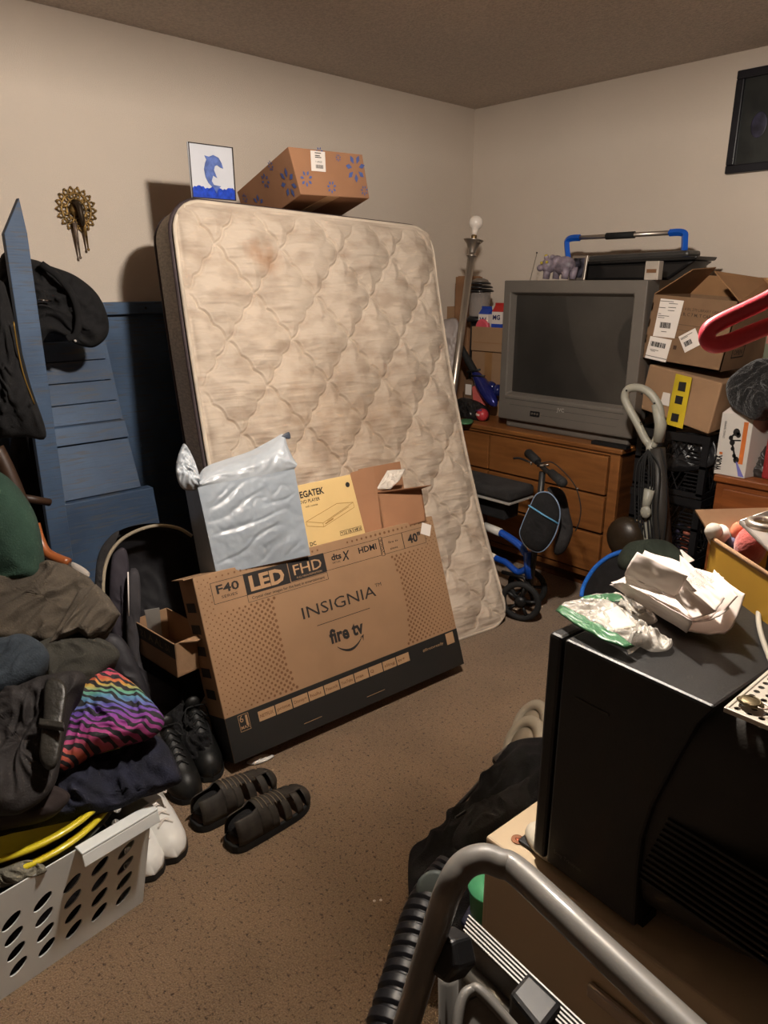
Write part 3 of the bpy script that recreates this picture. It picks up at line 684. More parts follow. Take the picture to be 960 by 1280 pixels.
o = cloth_mb([(352, 545), (361, 540), (363, 548), (356, 548)], mp_(357, 545, .035), nm, .003, .002, 0, N=30, K=6).build('seal_strip', M_('dark_seal', (60, 66, 76), .4), ml)

# ------------------------------------------------------------------ dolphin picture and floral box on the mattress
dp = thing('dolphin_picture', 'small glass picture of a blue dolphin above waves, standing on the mattress', 'picture', tuple(matt(1.0, MHT, .08)))
pX = matt(1.05, MHT, .07)
d4 = [at(x, y, X=pX.x) for x, y in ((240.5, 247), (295, 251), (291, 184), (234, 177))]
DF = fr3(d4[0], d4[1]-d4[0], d4[3]-d4[0]); dw = (d4[1]-d4[0]).length; dh = (d4[3]-d4[0]).length
dlow = matt(1.1, MHT, .07).z+.006
mb = MB(); mb.hexa(d4, (-.006, 0, -.0)); mb.build('panel', M_('pale_blue_glass', (196, 198, 204), .25, var=.03), dp)
mb = MB(); mb.T = DF
for a_, b_ in (((0, 0), (dw, .003)), ((0, dh-.003), (dw, dh)), ((0, 0), (.003, dh)), ((dw-.004, 0), (dw, dh))): mb.bb((a_[0], -.003, a_[1]), (b_[0], .005, b_[1]))
mb.build('frame', M_('lead_came', (70, 64, 62), .5, .6), dp)
mb = MB(); mb.T = DF
pts = [(.003, .003)]+[(dw-.004, .003)]+[(dw-.004-(dw-.008)*k/24, dh*(.19+.035*abs(math.sin(k*1.3))+.02*math.sin(k*.7))) for k in range(25)]
mb.prism(pts, Matrix.Translation((0, -.002, 0)), .0015); mb.build('waves', M_('deep_blue_paint', (32, 66, 176), .4, var=.2, vs=60), dp)
mb = MB(); mb.T = DF
dol = [(.335, .79), (.43, .775), (.53, .815), (.65, .775), (.71, .68), (.74, .585), (.675, .60), (.605, .64), (.55, .61), (.525, .54), (.585, .40), (.50, .44), (.455, .335), (.50, .265), (.66, .25), (.585, .185), (.55, .105), (.49, .21), (.385, .29), (.325, .40), (.305, .54), (.34, .655), (.375, .72)]
mb.prism([(x*dw, z*dh) for x, z in dol[::-1]], Matrix.Translation((0, -.003, 0)), .002); mb.build('dolphin', M_('slate_blue_paint', (88, 108, 168), .4, var=.15, vs=60), dp)

fb = thing('floral_carton', 'brown carton printed with blue flowers lying on top of the mattress', 'box', tuple(matt(.5, MHT, .1)))
fx_ = .74
f4 = [at(x, y, X=fx_) for x, y in ((376, 243), (462, 248), (453, 193), (360, 183))]
back = [at(x, y, X=.16) for x, y in ((330, 262), (420, 274), (398, 232), (294, 238))]
bk = at(296, 240, X=.26)-f4[3]
zmin = matt(.5, MHT, 0).z+.012
FLo = (f4[0]+f4[1])/2
b4 = [p+bk for p in f4]
MB().hexa(f4, None, b4).build('carton', card_red, fb, bevel=.003)
FF = fr3(f4[0], f4[1]-f4[0], f4[3]-f4[0]); fw = (f4[1]-f4[0]).length; fh = (f4[3]-f4[0]).length
bp_ = M_('blue_flower_print', (74, 92, 150), .8)
def flower(mb, x, z, r, n=7, w=.30):
    for k in range(n):
        a = 2*PI*k/n+.3; c_, s_ = math.cos(a), math.sin(a)
        pts = [(x+c_*r*.35, z+s_*r*.35), (x+c_*r*.7-s_*r*w*.6, z+s_*r*.7+c_*r*w*.6), (x+c_*r, z+s_*r), (x+c_*r*.7+s_*r*w*.6, z+s_*r*.7-c_*r*w*.6)]
        mb.add([(px_, -.0022, pz_) for px_, pz_ in pts], [(0, 1, 2, 3)])
mb = MB(); mb.T = FF
for x, z, r in ((.285, .115, .052), (.10, .165, .018), (.155, .035, .024), (.03, .06, .03), (.195, .15, .014), (.33, .03, .02)): flower(mb, x*fw/.36, z*fh/.18, r)
SF = fr3(b4[0], f4[0]-b4[0], f4[3]-f4[0]); mb.T = SF
for x, z, r in ((.45, .06, .055), (.30, .12, .03), (.18, .06, .045), (.09, .12, .02), (.38, .15, .02)): flower(mb, x, z, r)
mb.build('print', bp_, fb, label='blue flower print')
mb = MB(); mb.T = FF; mb.quad(I, .055, .085, .125, .155, -.0025); mb.build('sticker', label_m, fb, label='white address sticker')
mb = MB(); mb.T = FF
for k, (z_, w_) in enumerate(((.147, .03), (.138, .024), (.132, .03))): mb.quad(I, .075, z_, .075+w_, z_+.003, -.0032)
for k in range(12): mb.quad(I, .077+.003*k, .095, .077+.003*k+(.0008+.0012*(k % 3)/2), .108, -.0032)
mb.text('1 LARGE', I, .076, .115, .009, y=-.0032)
mb.build('lettering', print_k, fb)
UF = fr3(f4[0], f4[1]-f4[0], b4[0]-f4[0]); mb = MB(); mb.T = UF; mb.quad(I, .13, .0, .19, .45, .0008, .0005); mb.build('tape', M_('pale_tape', (190, 150, 112), .5), fb)

# ------------------------------------------------------------------ brass wall ornament
br = M_('aged_brass', (140, 112, 66), .42, .75, var=.3, vs=60)
br_g = M_('dull_pewter', (120, 104, 92), .5, .5, var=.2, vs=60)
wo = thing('brass_wall_sconce', 'round pierced brass wall ornament with two hanging spikes', 'wall ornament', (0.0, -2.435, 1.76))
oc = at(96, 262, X=.012); R_ = .072
mb = MB()
mb.lathe([(.024, 0), (.030, .006), (.022, .012), (.008, .02), (0, .021)], 20, Matrix.Translation((.002, oc.y, oc.z)) @ Matrix.Rotation(PI/2, 4, 'Y'))
for r, rr in ((.038, .0045), (.058, .004)):
    mb.tube([(.008, oc.y+r*math.cos(2*PI*k/40), oc.z+r*math.sin(2*PI*k/40)*1.05) for k in range(40)], rr, 6, closed=True)
for k in range(18):
    a = 2*PI*k/18; cy, cz = oc.y+.067*math.cos(a), oc.z+.067*1.06*math.sin(a)
    mb.tube([(.008, cy+.0085*math.cos(2*PI*j/10), cz+.0085*math.sin(2*PI*j/10)) for j in range(10)], .0034, 6, closed=True)
    mb.sphere((.010, oc.y+.078*math.cos(a), oc.z+.082*math.sin(a)), .0055, 8)
    if k % 2 == 0:
        c2, s2 = math.cos(a), math.sin(a)
        mb.tube([(.006, oc.y+.022*c2, oc.z+.022*s2), (.012, oc.y+.042*c2-.006*s2, oc.z+.042*s2+.006*c2), (.006, oc.y+.06*c2, oc.z+.06*s2)], .0042, 6)
for k in range(12):
    a = 2*PI*(k+.5)/12; cy, cz = oc.y+.048*math.cos(a), oc.z+.050*math.sin(a)
    mb.tube([(.010, cy+.007*math.cos(2*PI*j/10), cz+.007*math.sin(2*PI*j/10)) for j in range(10)], .0028, 6, closed=True)
mb.build('rosette', br, wo, smooth=True)
MB().tube([(.02, oc.y-.010, oc.z+.03), (.05, oc.y-.004, oc.z+.01), (.045, oc.y+.004, oc.z-.04), (.04, oc.y+.008, oc.z-.06)], [.010, .013, .010, .006], 10).build('candle_arm', M_('dark_brass', (60, 48, 34), .5, .6), wo, smooth=True)
for (x0, y0, x1, y1, m) in ((93, 278, 100.5, 322, br_g), (104, 271, 110.5, 312, br)):
    a = at(x0, y0, X=.035); b = at(x1, y1, X=.03)
    MB().tube([a, a.lerp(b, .3), b], [.0085, .007, .0025], 10).sphere(b, .006, 10).build('spike', m, wo, smooth=True)

# ------------------------------------------------------------------ blue distressed wood furniture
def blue_wood():
    m = M_('distressed_blue_paint', (72, 94, 122), .6, vs=2.5, c2=(50, 68, 92), vd=5)
    nt = m.node_tree; N = nt.nodes; L = nt.links; b = N['Principled BSDF']; base = b.inputs['Base Color'].links[0].from_socket
    tc = N.new('ShaderNodeTexCoord'); mp = N.new('ShaderNodeMapping'); mp.inputs['Scale'].default_value = (6, 6, 90); L.new(tc.outputs['Object'], mp.inputs[0])
    nz = N.new('ShaderNodeTexNoise'); nz.inputs['Scale'].default_value = 1.5; nz.inputs['Detail'].default_value = 4; L.new(mp.outputs[0], nz.inputs[0])
    r = N.new('ShaderNodeValToRGB'); r.color_ramp.elements[0].position = .36; r.color_ramp.elements[1].position = .46
    r.color_ramp.elements[0].color = (1, 1, 1, 1); r.color_ramp.elements[1].color = (0, 0, 0, 1); L.new(nz.outputs[0], r.inputs[0])
    x = N.new('ShaderNodeMix'); x.data_type = 'RGBA'; L.new(r.outputs[0], x.inputs[0]); L.new(base, x.inputs[6]); x.inputs[7].default_value = (*lin((70, 76, 86)), 1)
    L.new(x.outputs[2], b.inputs['Base Color'])
    bp = N.new('ShaderNodeBump'); bp.inputs['Strength'].default_value = .3; bp.inputs['Distance'].default_value = .004; L.new(nz.outputs[0], bp.inputs['Height']); L.new(bp.outputs[0], b.inputs['Normal'])
    return m
bw = blue_wood()
bk_ = thing('blue_headboard', 'blue painted wooden headboard standing flat against the left wall behind the mattress', 'headboard', (.04, -2.2, 0))
zt = at(130, 378, X=.06).z
MB().bb((.016, -3.3, 0), (.045, -1.75, zt-.05)).build('back_panel', bw, bk_)
MB().bb((.016, -3.32, zt-.05), (.075, -1.72, zt)).build('top_rail', bw, bk_, bevel=.003)
for y0 in (-2.68, -2.08, -1.77): MB().bb((.045, y0, 0), (.07, y0+.07, zt-.05)).build('stile', bw, bk_, bevel=.002)
MB().lathe([(.005, 0), (.005, .002)], 12, Matrix.Translation((.075, at(182, 385, X=.075).y, at(182, 385, X=.075).z)) @ Matrix.Rotation(PI/2, 4, 'Y')).build('screw_hole', blk, bk_)
ls = thing('blue_ladder_shelf', 'tall blue distressed ladder shelf with a pointed post and plank front', 'shelf', (.35, -2.62, 0))
yl, yr = -2.80, -2.45
def lx(z): return .50-.36*max(0, (z-.30))/.95*1.0 if z > .3 else .50
def plank(z0, z1, off=0, y0=yl, y1=yr, th=.018):
    return [(lx(z0)+off, y0, z0), (lx(z0)+off, y1, z0), (lx(z1)+off, y1, z1), (lx(z1)+off, y0, z1)]
bnd = [1.24, 1.165, 1.085, 1.005, .93]
for k in range(4): MB().hexa(plank(bnd[k+1]+.002, bnd[k]-.002), (-.018, 0, 0)).build('plank', bw, ls, bevel=.001)
MB().hexa(plank(.865, .93, .03), (-.05, 0, 0)).build('plank', bw, ls, bevel=.003)
MB().hexa(plank(.665, .86, .012), (-.02, 0, 0)).build('plank', bw, ls, bevel=.002)
MB().hexa([(lx(.66)+.05, yl, .12), (lx(.66)+.05, yr+.08, .12), (lx(.66)+.035, yr+.04, .66), (lx(.66)+.035, yl, .66)], (-.05, 0, 0)).build('plank', bw, ls, bevel=.003)
for y_ in (yr-.004,):
    MB().hexa([(lx(.0)-.05, y_, 0), (lx(0), y_, 0), (lx(1.25), y_, 1.25), (lx(1.25)-.05, y_, 1.25)], (0, .02, 0)).build('side_rail', bw, ls)
PX = .46
p4 = [at(x, y, X=PX) for x, y in ((103, 760), (33, 250), (22, 248), (3, 290), (68, 760))]
zt_ = p4[1].z
pr = at(34, 290, X=PX).y; pl = at(5, 290, X=PX).y
mb = MB(); poly = [(pl-.0, 0), (pr, 0), (pr, at(34, 292, X=PX).z), (at(24, 248, X=PX).y, at(22, 247, X=PX).z), (pl, at(5, 292, X=PX).z)]
MB().prism([(a, b) for a, b in poly], Matrix(((0, 1, 0, PX-.03), (1, 0, 0, 0), (0, 0, 1, 0), (0, 0, 0, 1))), .03).build('post', bw, ls, bevel=.002)
mb = MB(); mb.hexa([(PX-.36, pl+.02, .0), (PX-.30, pl+.02, 0), (.11, pl+.02, 1.2), (.06, pl+.02, 1.2)], (0, .03, 0)); mb.build('rear_post', bw, ls)

# ------------------------------------------------------------------ black jackets on the post
o = cloth_mb([(0, 322), (40, 324), (62, 332), (95, 345), (122, 368), (135, 398), (134, 420), (118, 434), (100, 432), (85, 425), (60, 418), (40, 455), (10, 450), (0, 430)], at(70, 385, X=.37), (1, -.35, .1), .05, .05, .03, 9, (1, 1), 1, center=(60, 385)).build('black_jacket', blk_cl, smooth=True)
tag(o, 'black jacket hood slung over the top of the blue ladder shelf', 'jacket')
MB().tube(curve([at(x, y, X=X_) for x, y, X_ in ((52, 330, .42), (72, 345, .45), (90, 368, .46), (98, 395, .46), (95, 418, .45), (84, 424, .44))], 8), .012, 10).build('hood_edge', blk_cl, o, smooth=True)
MB().tube([at(47, 375, X=.45), at(64, 376, X=.45)], .004, 8).build('zip_pull', chrome, o, smooth=True)
MB().tube([at(90, 421, X=.45), at(95, 427, X=.45)], .004, 8).build('cord_tip', label_m, o, smooth=True)
o = cloth_mb([(0, 350), (10, 370), (20, 410), (38, 480), (58, 545), (30, 546), (0, 548), (-40, 550), (-40, 350)], at(10, 460, X=.60), (1, -.35, .05), .05, .05, .025, 8, (2.2, .5), 5).build('black_coat', blk_cl, smooth=True)
tag(o, 'long black coat hanging in front of the blue post at the left edge', 'coat')
MB().tube(curve([at(x, y, X=.66) for x, y in ((17, 402), (22, 435), (30, 470), (43, 505))], 6), .0025, 6).build('zipper', M_('brass_zip', (150, 120, 60), .4, .7), o, smooth=True)

o = cloth_mb([(20, 530), (50, 528), (72, 600), (80, 690), (92, 770), (40, 780), (20, 700), (10, 600)], at(50, 620, X=.20), (1, -.3, 0), .03, .03, .012, 10, N=80).build('shade_sheet', blk_cl, smooth=True); tag(o, 'black sheet standing in for the shade behind the foot of the blue post', 'shade sheet')  # black sheet added as the shade in the gap behind the post

# ------------------------------------------------------------------ clutter on the left end of the dresser
I = Matrix.Identity(4)
def hollow(mb, o, d, t=.004, top=True):
    """open topped box, o corner, d size"""
    x, y, z = o; a, b, c = d
    mb.bb((x, y, z), (x+a, y+b, z+t)); mb.bb((x, y, z), (x+a, y+t, z+c)); mb.bb((x, y+b-t, z), (x+a, y+b, z+c)); mb.bb((x, y+t, z), (x+t, y+b-t, z+c)); mb.bb((x+a-t, y+t, z), (x+a, y+b-t, z+c)); return mb
q = at(583, 478, Y=-.42); q2 = at(587, 438, Y=-.42); 
bx0 = q2.x; b_ = thing('brown_carton', 'brown carton standing on the dresser left of the television, lower of two', 'box', (bx0+.11, -.3, DZ))
zb1 = at(600, 440, Y=-.42).z; zb2 = at(600, 409, Y=-.42).z
MB().bb((bx0, -.40, DZ), (X0+.0, -.22, zb1)).build('carton', card, b_, bevel=.003)
MB().bb((bx0+.10, -.402, DZ+.02), (bx0+.15, -.3995, zb1)).build('tape', M_('brown_tape', (150, 112, 74), .35), b_)
b_ = thing('brown_box_open', 'small open brown box holding milk cartons, upper box on the dresser', 'box', (bx0+.11, -.3, zb1))
mb = hollow(MB(), (bx0-.005, -.40, zb1+.001), (X0-bx0+.0, .17, zb2-zb1)); mb.build('body', card, b_)
MB().bb((bx0+.01, -.4015, zb1+.05), (X0-.03, -.4005, zb1+.053)).build('crease', card_d, b_)
def milk(x, z0, z1, cap, main, lab, label, yy=-.36):
    t = thing('milk_carton', label, 'carton', (x, yy, zb1+.006))
    MB().bb((x-.035, yy-.03, zb1+.006), (x+.035, yy+.03, z0)).build('carton', paper, t, bevel=.002)
    MB().bb((x-.0355, yy-.0305, zb1+.006), (x+.0355, yy+.0305, zb2+.02)).build('lower_band', main, t)
    mb = MB(); mb.add([(x-.035, yy-.03, z0), (x+.035, yy-.03, z0), (x+.035, yy+.03, z0), (x-.035, yy+.03, z0), (x-.035, yy, z1), (x+.035, yy, z1)], [(0, 1, 5, 4), (2, 3, 4, 5), (1, 2, 5), (3, 0, 4), (3, 2, 1, 0)]); mb.build('gable_top', cap, t)
    MB().bb((x-.035, yy-.002, z1-.004), (x+.035, yy+.002, z1+.012)).build('top_seal', cap, t)
    T = fr3((x-.03, yy-.0315, z0-.062), (1, 0, 0), (0, 0, 1)); mb = MB(); mb.T = T; mb.text(lab, I, .005, .02, .035, width=.05, bold=.03); mb.build('lettering', M_('navy_print', (30, 40, 96), .6), t)
redp = M_('red_print', (190, 44, 40), .5); bluep = M_('blue_print', (42, 72, 168), .5)
xa = at(608, 400, Y=-.36).x; xb = at(622, 400, Y=-.36).x
milk(xa, zb2+.07, zb2+.10, bluep, paper, 'W', 'blue topped milk carton in the upper box beside the red one')
milk(xb+.012, zb2+.085, zb2+.12, redp, bluep, 'MG', 'red topped milk carton in the upper box against the television', -.355)
qq = at(603, 408, Y=-.39); o = MB().lathe([(0, 0), (.040, 0), (.046, .006), (.046, .022), (.040, .028), (.030, .026), (.0, .026)], 28, Matrix.Translation((qq.x, -.372, zb2-.002)) @ Matrix.Rotation(PI/2, 4, 'X')).build('pink_tub', M_('pink_plastic', (205, 84, 96), .4), smooth=True); tag(o, 'pink round tub in the upper box below the milk cartons', 'tub')
# tall sleeve, lantern
qa, qb = at(568, 346, Y=-.28), at(588, 430, Y=-.28)
o = thing('tall_carton', 'tall narrow brown carton in the corner behind the floor lamp', 'box', (qa.x+.06, -.2, DZ)); MB().bb((qa.x, -.27, DZ), (qa.x+.11, -.15, qa.z)).build('carton', M_('worn_cardboard', (140, 102, 72), .85), o, bevel=.004)
MB().bb((qa.x+.012, -.26, qa.z-.001), (qa.x+.10, -.16, qa.z+.004)).build('top_flap', card_d, o)
ql = at(596, 350, Y=-.36); qz = at(596, 398, Y=-.36).z; qt = ql.z; lxc = at(600, 375, Y=-.30).x; ln_ = thing('lantern', 'clear jar lantern with stacked black caps beside the floor lamp', 'lantern', (lxc, -.30, DZ))
ML = Matrix.Translation((lxc, -.305, 0)); 
MB().lathe([(.068, qz-.02), (.07, qz), (.06, qz+.004), (.06, qz+.01)], 24, ML).build('jar_base', blk, ln_, smooth=True)
MB().lathe([(.056, qz), (.058, qz+.02), (.064, qt-.075), (.066, qt-.06), (.062, qt-.06), (.054, qz+.01)], 24, ML).build('glass_jar', M_('smoky_glass', (190, 180, 172), .15, alpha=.35, var=0), ln_, smooth=True)
for k, (r, z) in enumerate(((.080, -.065), (.074, -.045), (.062, -.025))): MB().lathe([(r*.5, qt+z), (r, qt+z), (r, qt+z+.008), (r*.8, qt+z+.015), (r*.4, qt+z+.018)], 28, ML).build('cap', blk_s, ln_, smooth=True)
MB().lathe([(.05, qt-.012), (.045, qt+.0), (.02, qt+.01), (0, qt+.01)], 20, ML).build('knob', M_('grey_knob', (110, 100, 90), .4), ln_, smooth=True)
MB().lathe([(.055, DZ), (.05, DZ+.02), (.045, qz-.02), (.0, qz-.02)], 20, ML).build('stand', blk, ln_, smooth=True)
# white bag, brown bits at the left
o = cloth_mb([(548, 405), (558, 399), (572, 400), (574, 430), (570, 470), (562, 505), (545, 480), (540, 430)], at(562, 440, Y=-.40), (.2, -1, .1), .03, .05, .012, 14, N=70).build('plastic_bag', M_('white_bag', (176, 164, 158), .4, bump=.3, bs=20), smooth=True); tag(o, 'white plastic bag behind the floor lamp pole at the mattress edge', 'bag')
qa = at(556, 383, Y=-.2); qb = at(570, 402, Y=-.2); o = MB().bb((qa.x, -.2, DZ+.0), (qb.x, -.12, qa.z)).build('small_brown_box', card, bevel=.002); tag(o, 'slim brown box peeping out behind the mattress edge near the lamp', 'box')
# hand vacuum
hv = thing('hand_vacuum', 'blue hand vacuum with a black hose leaning on the brown boxes', 'vacuum', tuple(at(610, 505, Y=-.48)))
MB().tube(curve([at(576, 434, Y=-.46), at(585, 450, Y=-.46), at(594, 466, Y=-.47)], 6), [.019]*6+[.021]*7, 12).build('hose', rubber, hv, smooth=True)
vb = M_('metallic_blue', (34, 40, 110), .25, .3, coat=.4)
MB().tube(curve([at(592, 463, Y=-.47), at(601, 478, Y=-.48), at(611, 494, Y=-.5), at(620, 508, Y=-.52)], 6), [.016, .02, .024, .028, .031, .034, .037, .039, .040, .04, .04, .039, .038, .036, .034, .030, .026, .018, .006][:19], 14).build('body', vb, hv, smooth=True)
MB().sphere(at(613, 484, Y=-.46), .038, 16, (1.1, .8, .9)).sphere(at(622, 488, Y=-.46), .034, 16).build('dust_cup', M_('dark_blue_clear', (26, 34, 84), .15, coat=.4), hv, smooth=True)
MB().tube([at(584, 465, Y=-.5), at(600, 462, Y=-.5)], .006, 8).tube([at(588, 470, Y=-.5), at(606, 470, Y=-.5)], .005, 8).build('latch', blk, hv, smooth=True)
o = MB().hexa([at(x, y, Y=-.50) for x, y in ((592, 507), (604, 507), (597, 480), (590, 484))], (0, .03, 0)).build('pink_folder', M_('salmon_card', (200, 98, 92), .6)); tag(o, 'salmon pink card standing under the blue hand vacuum', 'card')
o = thing('labelled_bottle_box', 'small brown box with a pale label beside the lamp pole', 'box', tuple(at(586, 495, Y=-.46)))
mb = MB(); mb.hexa([(at(580, 500, Y=-.46).x, -.46, DZ), (at(592, 500, Y=-.46).x, -.46, DZ), (at(592, 475, Y=-.46).x, -.46, at(590, 476, Y=-.46).z), (at(580, 475, Y=-.46).x, -.46, at(590, 476, Y=-.46).z)], (0, .05, 0)); mb.build('carton', M_('brown_paperboard', (110, 84, 62), .8), o)
a_ = at(582, 480, Y=-.462); c_ = at(589, 494, Y=-.462); MB().bb((a_.x, -.4625, c_.z), (c_.x, -.461, a_.z)).build('sticker', label_m, o)
o = cloth_mb([(570, 502), (580, 497), (600, 503), (612, 515), (606, 528), (585, 527), (568, 520)], at(590, 515, Y=-.56), (.1, -1, .5), .03, .03, .008, 16, N=60, K=14).build('black_pouch', blk_s, smooth=True); tag(o, 'black pouch lying at the left front of the dresser top', 'pouch')
o = thing('red_ball', 'red and white toy ball on the dresser beside the television', 'ball', tuple(at(603, 520, Y=-.55)))
cc = at(603, 516, Y=-.585); cc.z = DZ+.035; MB().sphere(cc, .035, 20).build('ball', M_('red_ball_skin', (176, 54, 60), .35, var=.1), o, smooth=True)
MB().sphere(cc+Vector((-.004, -.008, .002)), .0305, 14, (1, .95, .5)).build('stripe', M_('ball_white', (210, 180, 170), .4), o, smooth=True)
MB().tube([cc+Vector((.01, -.02, .028)), cc+Vector((-.03, -.02, .02))], .006, 8).build('swirl', M_('ball_purple', (90, 50, 90), .4), o, smooth=True)
o = cloth_mb([(574, 526), (582, 524), (592, 526), (588, 530), (576, 530)], at(583, 527, Z=DZ+.006), (0, 0, 1), .01, .004, .002, N=30, K=8).build('green_wrapper', M_('green_foil', (70, 120, 80), .4), smooth=True); tag(o, 'little green wrapper on the dresser edge', 'wrapper')

# ------------------------------------------------------------------ right hand stack: crates, boxes
crm = M_('crate_plastic', (26, 26, 28), .38, var=.1)
CW, CH = .325, .282
def crate_mesh():
    mb = MB(); h = CH-.006
    for z0, z1, e in ((0, .022, 0), (h-.035, h, .004), (h*.48, h*.48+.012, 0)):
        for a, b in (((-e, -e), (CW+e, .008)), ((-e, CW-.008), (CW+e, CW+e)), ((-e, .008), (.008, CW-.008)), ((CW-.008, .008), (CW+e, CW-.008))): mb.bb((*a, z0), (*b, z1))
    for x in (0, CW-.028):
        for y in (0, CW-.028): mb.bb((x, y, .01), (x+.028, y+.028, h-.01))
    for k in range(1, 6):     # ribs on the corners
        z = .03+.017*k+.09
        for x0 in (.028, CW-.088): mb.bb((x0, -.002, z), (x0+.06, .006, z+.005)); mb.bb((x0, -.002, z-.10), (x0+.06, .006, z-.095))
        for x0 in (.028, CW-.088): mb.bb((-.002, x0, z), (.006, x0+.06, z+.005)); mb.bb((CW-.006, x0, z), (CW+.002, x0+.06, z+.005))
    for k in range(5):        # diagonal lattice
        x = .09+.03*k
        for dz in ((.025, h*.48), (h*.5, h-.04)):
            for s_ in (-1, 1):
                mb.tube([(x, .004, dz[0]), (x+s_*.05, .004, dz[1])], .0028, 4)
                mb.tube([(.004, x, dz[0]), (.004, x+s_*.05, dz[1])], .0028, 4); mb.tube([(CW-.004, x, dz[0]), (CW-.004, x+s_*.05, dz[1])], .0028, 4)
    for k in range(11): mb.bb((.01+.03*k, .004, .0), (.016+.03*k, CW-.004, .006)); mb.bb((.004, .01+.03*k, .0), (CW-.004, .016+.03*k, .006))
    return mb
names = ('black plastic milk crate on the floor, bottom of its stack of three', 'black plastic milk crate full of small colourful things, middle of the stack', 'black plastic milk crate directly under the taped carton')
c0 = None
for k in range(3):
    t = thing('milk_crate', names[k], 'crate', (1.56, -.62, CH*k), 0, 'stacked milk crates')
    if c0 is None:
        mb = crate_mesh(); c0 = mb.build('crate_body', crm); c0.parent = t
    else:
        c = c0.copy(); COL.objects.link(c); c.parent = t
cols_ = [(196, 180, 150), (186, 80, 70), (70, 100, 90), (150, 120, 60), (90, 90, 120), (200, 120, 100)]
ms_ = [M_('bit_colour', c, .4) for c in cols_]
for k in range(18):
    x = 1.60+.045*(k % 6)+random.uniform(-.006, .006); z = CH+.020+.047*(k//6); r = .021
    o = MB().lathe([(0, -.03), (r*.8, -.03), (r, -.01), (r, .01), (r*.6, .028), (0, .03)], 14, Matrix.Translation((x, -.575, z)) @ Matrix.Rotation(PI/2, 4, 'X')).build('bottle_cap', ms_[k % 6], smooth=True)
    tag(o, 'small coloured lid among the clutter inside the middle milk crate', 'lid', 'lids in the middle milk crate')
o = cloth_mb([(818, 545), (850, 540), (890, 548), (892, 580), (850, 590), (820, 580)], at(850, 562, Y=-.60), (0, -1, .2), .008, .10, .006, 12, N=70).build('black_bin_bag', M_('bin_bag', (24, 24, 26), .3, bump=.3, bs=25), smooth=True); tag(o, 'black plastic bag stuffed in the top milk crate under the taped carton', 'bag')
# taped carton
tp = thing('taped_carton', 'brown carton with yellow warning tape on top of the black crates', 'box', (1.72, -.45, 3*CH))
f4 = [at(x, y, Y=yy) for x, y, yy in ((798, 510, -.56), (885, 543, -.66), (903, 479, -.63), (812, 455, -.56))]
f4b = [f4[0]+Vector((.03, .30, .02)), f4[1]+Vector((.04, .34, .03)), f4[2]+Vector((.04, .34, .0)), f4[3]+Vector((.03, .30, .0))]
MB().hexa(f4, None, f4b).build('carton', card, tp, bevel=.006)
def facept(f, u, v, off=.0012):
    p = (f[0]*(1-u)+f[1]*u)*(1-v)+(f[3]*(1-u)+f[2]*u)*v; n = (f[1]-f[0]).cross(f[3]-f[0]).normalized(); 
    if n.dot(CAM-p) < 0: n = -n
    return p+n*off
def pix_quad(mb, f, pxs, off=.0012, th=.0006):
    n = (f[1]-f[0]).cross(f[3]-f[0]).normalized(); P = (f[0]+f[1]+f[2]+f[3])/4
    if n.dot(CAM-P) < 0: n = -n
    P = P+n*off; ps = [onpl(x, y, P, n) for x, y in pxs]; mb.hexa(ps, -n*th) if len(ps) == 4 else mb.add(ps, [tuple(range(len(ps)))]); return ps
ylt = M_('yellow_tape', (206, 180, 44), .35)
mb = MB(); ps = pix_quad(mb, f4, ((832, 530), (853, 536), (865, 472), (845, 467)), .006); mb.build('tape', ylt, tp)
mb = MB()
for pq in (((838, 526), (847, 528), (849, 518), (840, 516)), ((843, 504), (852, 506), (854, 496), (845, 494)), ((847, 488), (856, 490), (858, 478), (849, 477))): pix_quad(mb, f4, pq, .0075)
mb.build('print', print_k, tp, label='black warning symbols on the yellow tape')
mb = MB(); pix_quad(mb, f4, ((825, 505), (836, 508), (838, 492), (829, 490)), .006); mb.build('sticker', label_m, tp, label='small white label')
# labelled open carton
lbx = thing('labelled_carton', 'open topped brown carton with three white shipping labels, top of the stack', 'box', (1.75, -.45, 1.13))
lf = [at(x, y, Y=-.60) for x, y in ((802, 448), (900, 465), (924, 377), (818, 368))]
lbk = [lf[0]+Vector((.02, .30, .01)), lf[1]+Vector((.03, .34, .01)), lf[2]+Vector((.03, .34, -.0)), lf[3]+Vector((.02, .30, -.0))]
mb = MB(); tt = .006
def wallq(a, b, c, d, n): mb.hexa([a, b, c, d], n)
wallq(lf[0], lf[1], lf[2], lf[3], (0, tt, 0)); wallq(lbk[0], lbk[1], lbk[2], lbk[3], (0, -tt, 0)); wallq(lf[0], lbk[0], lbk[3], lf[3], (tt, 0, 0)); wallq(lf[1], lbk[1], lbk[2], lf[2], (-tt, 0, 0)); wallq(lf[0], lf[1], lbk[1], lbk[0], (0, 0, tt))
mb.build('body', M_('aged_cardboard', (122, 94, 68), .85, var=.08), lbx)
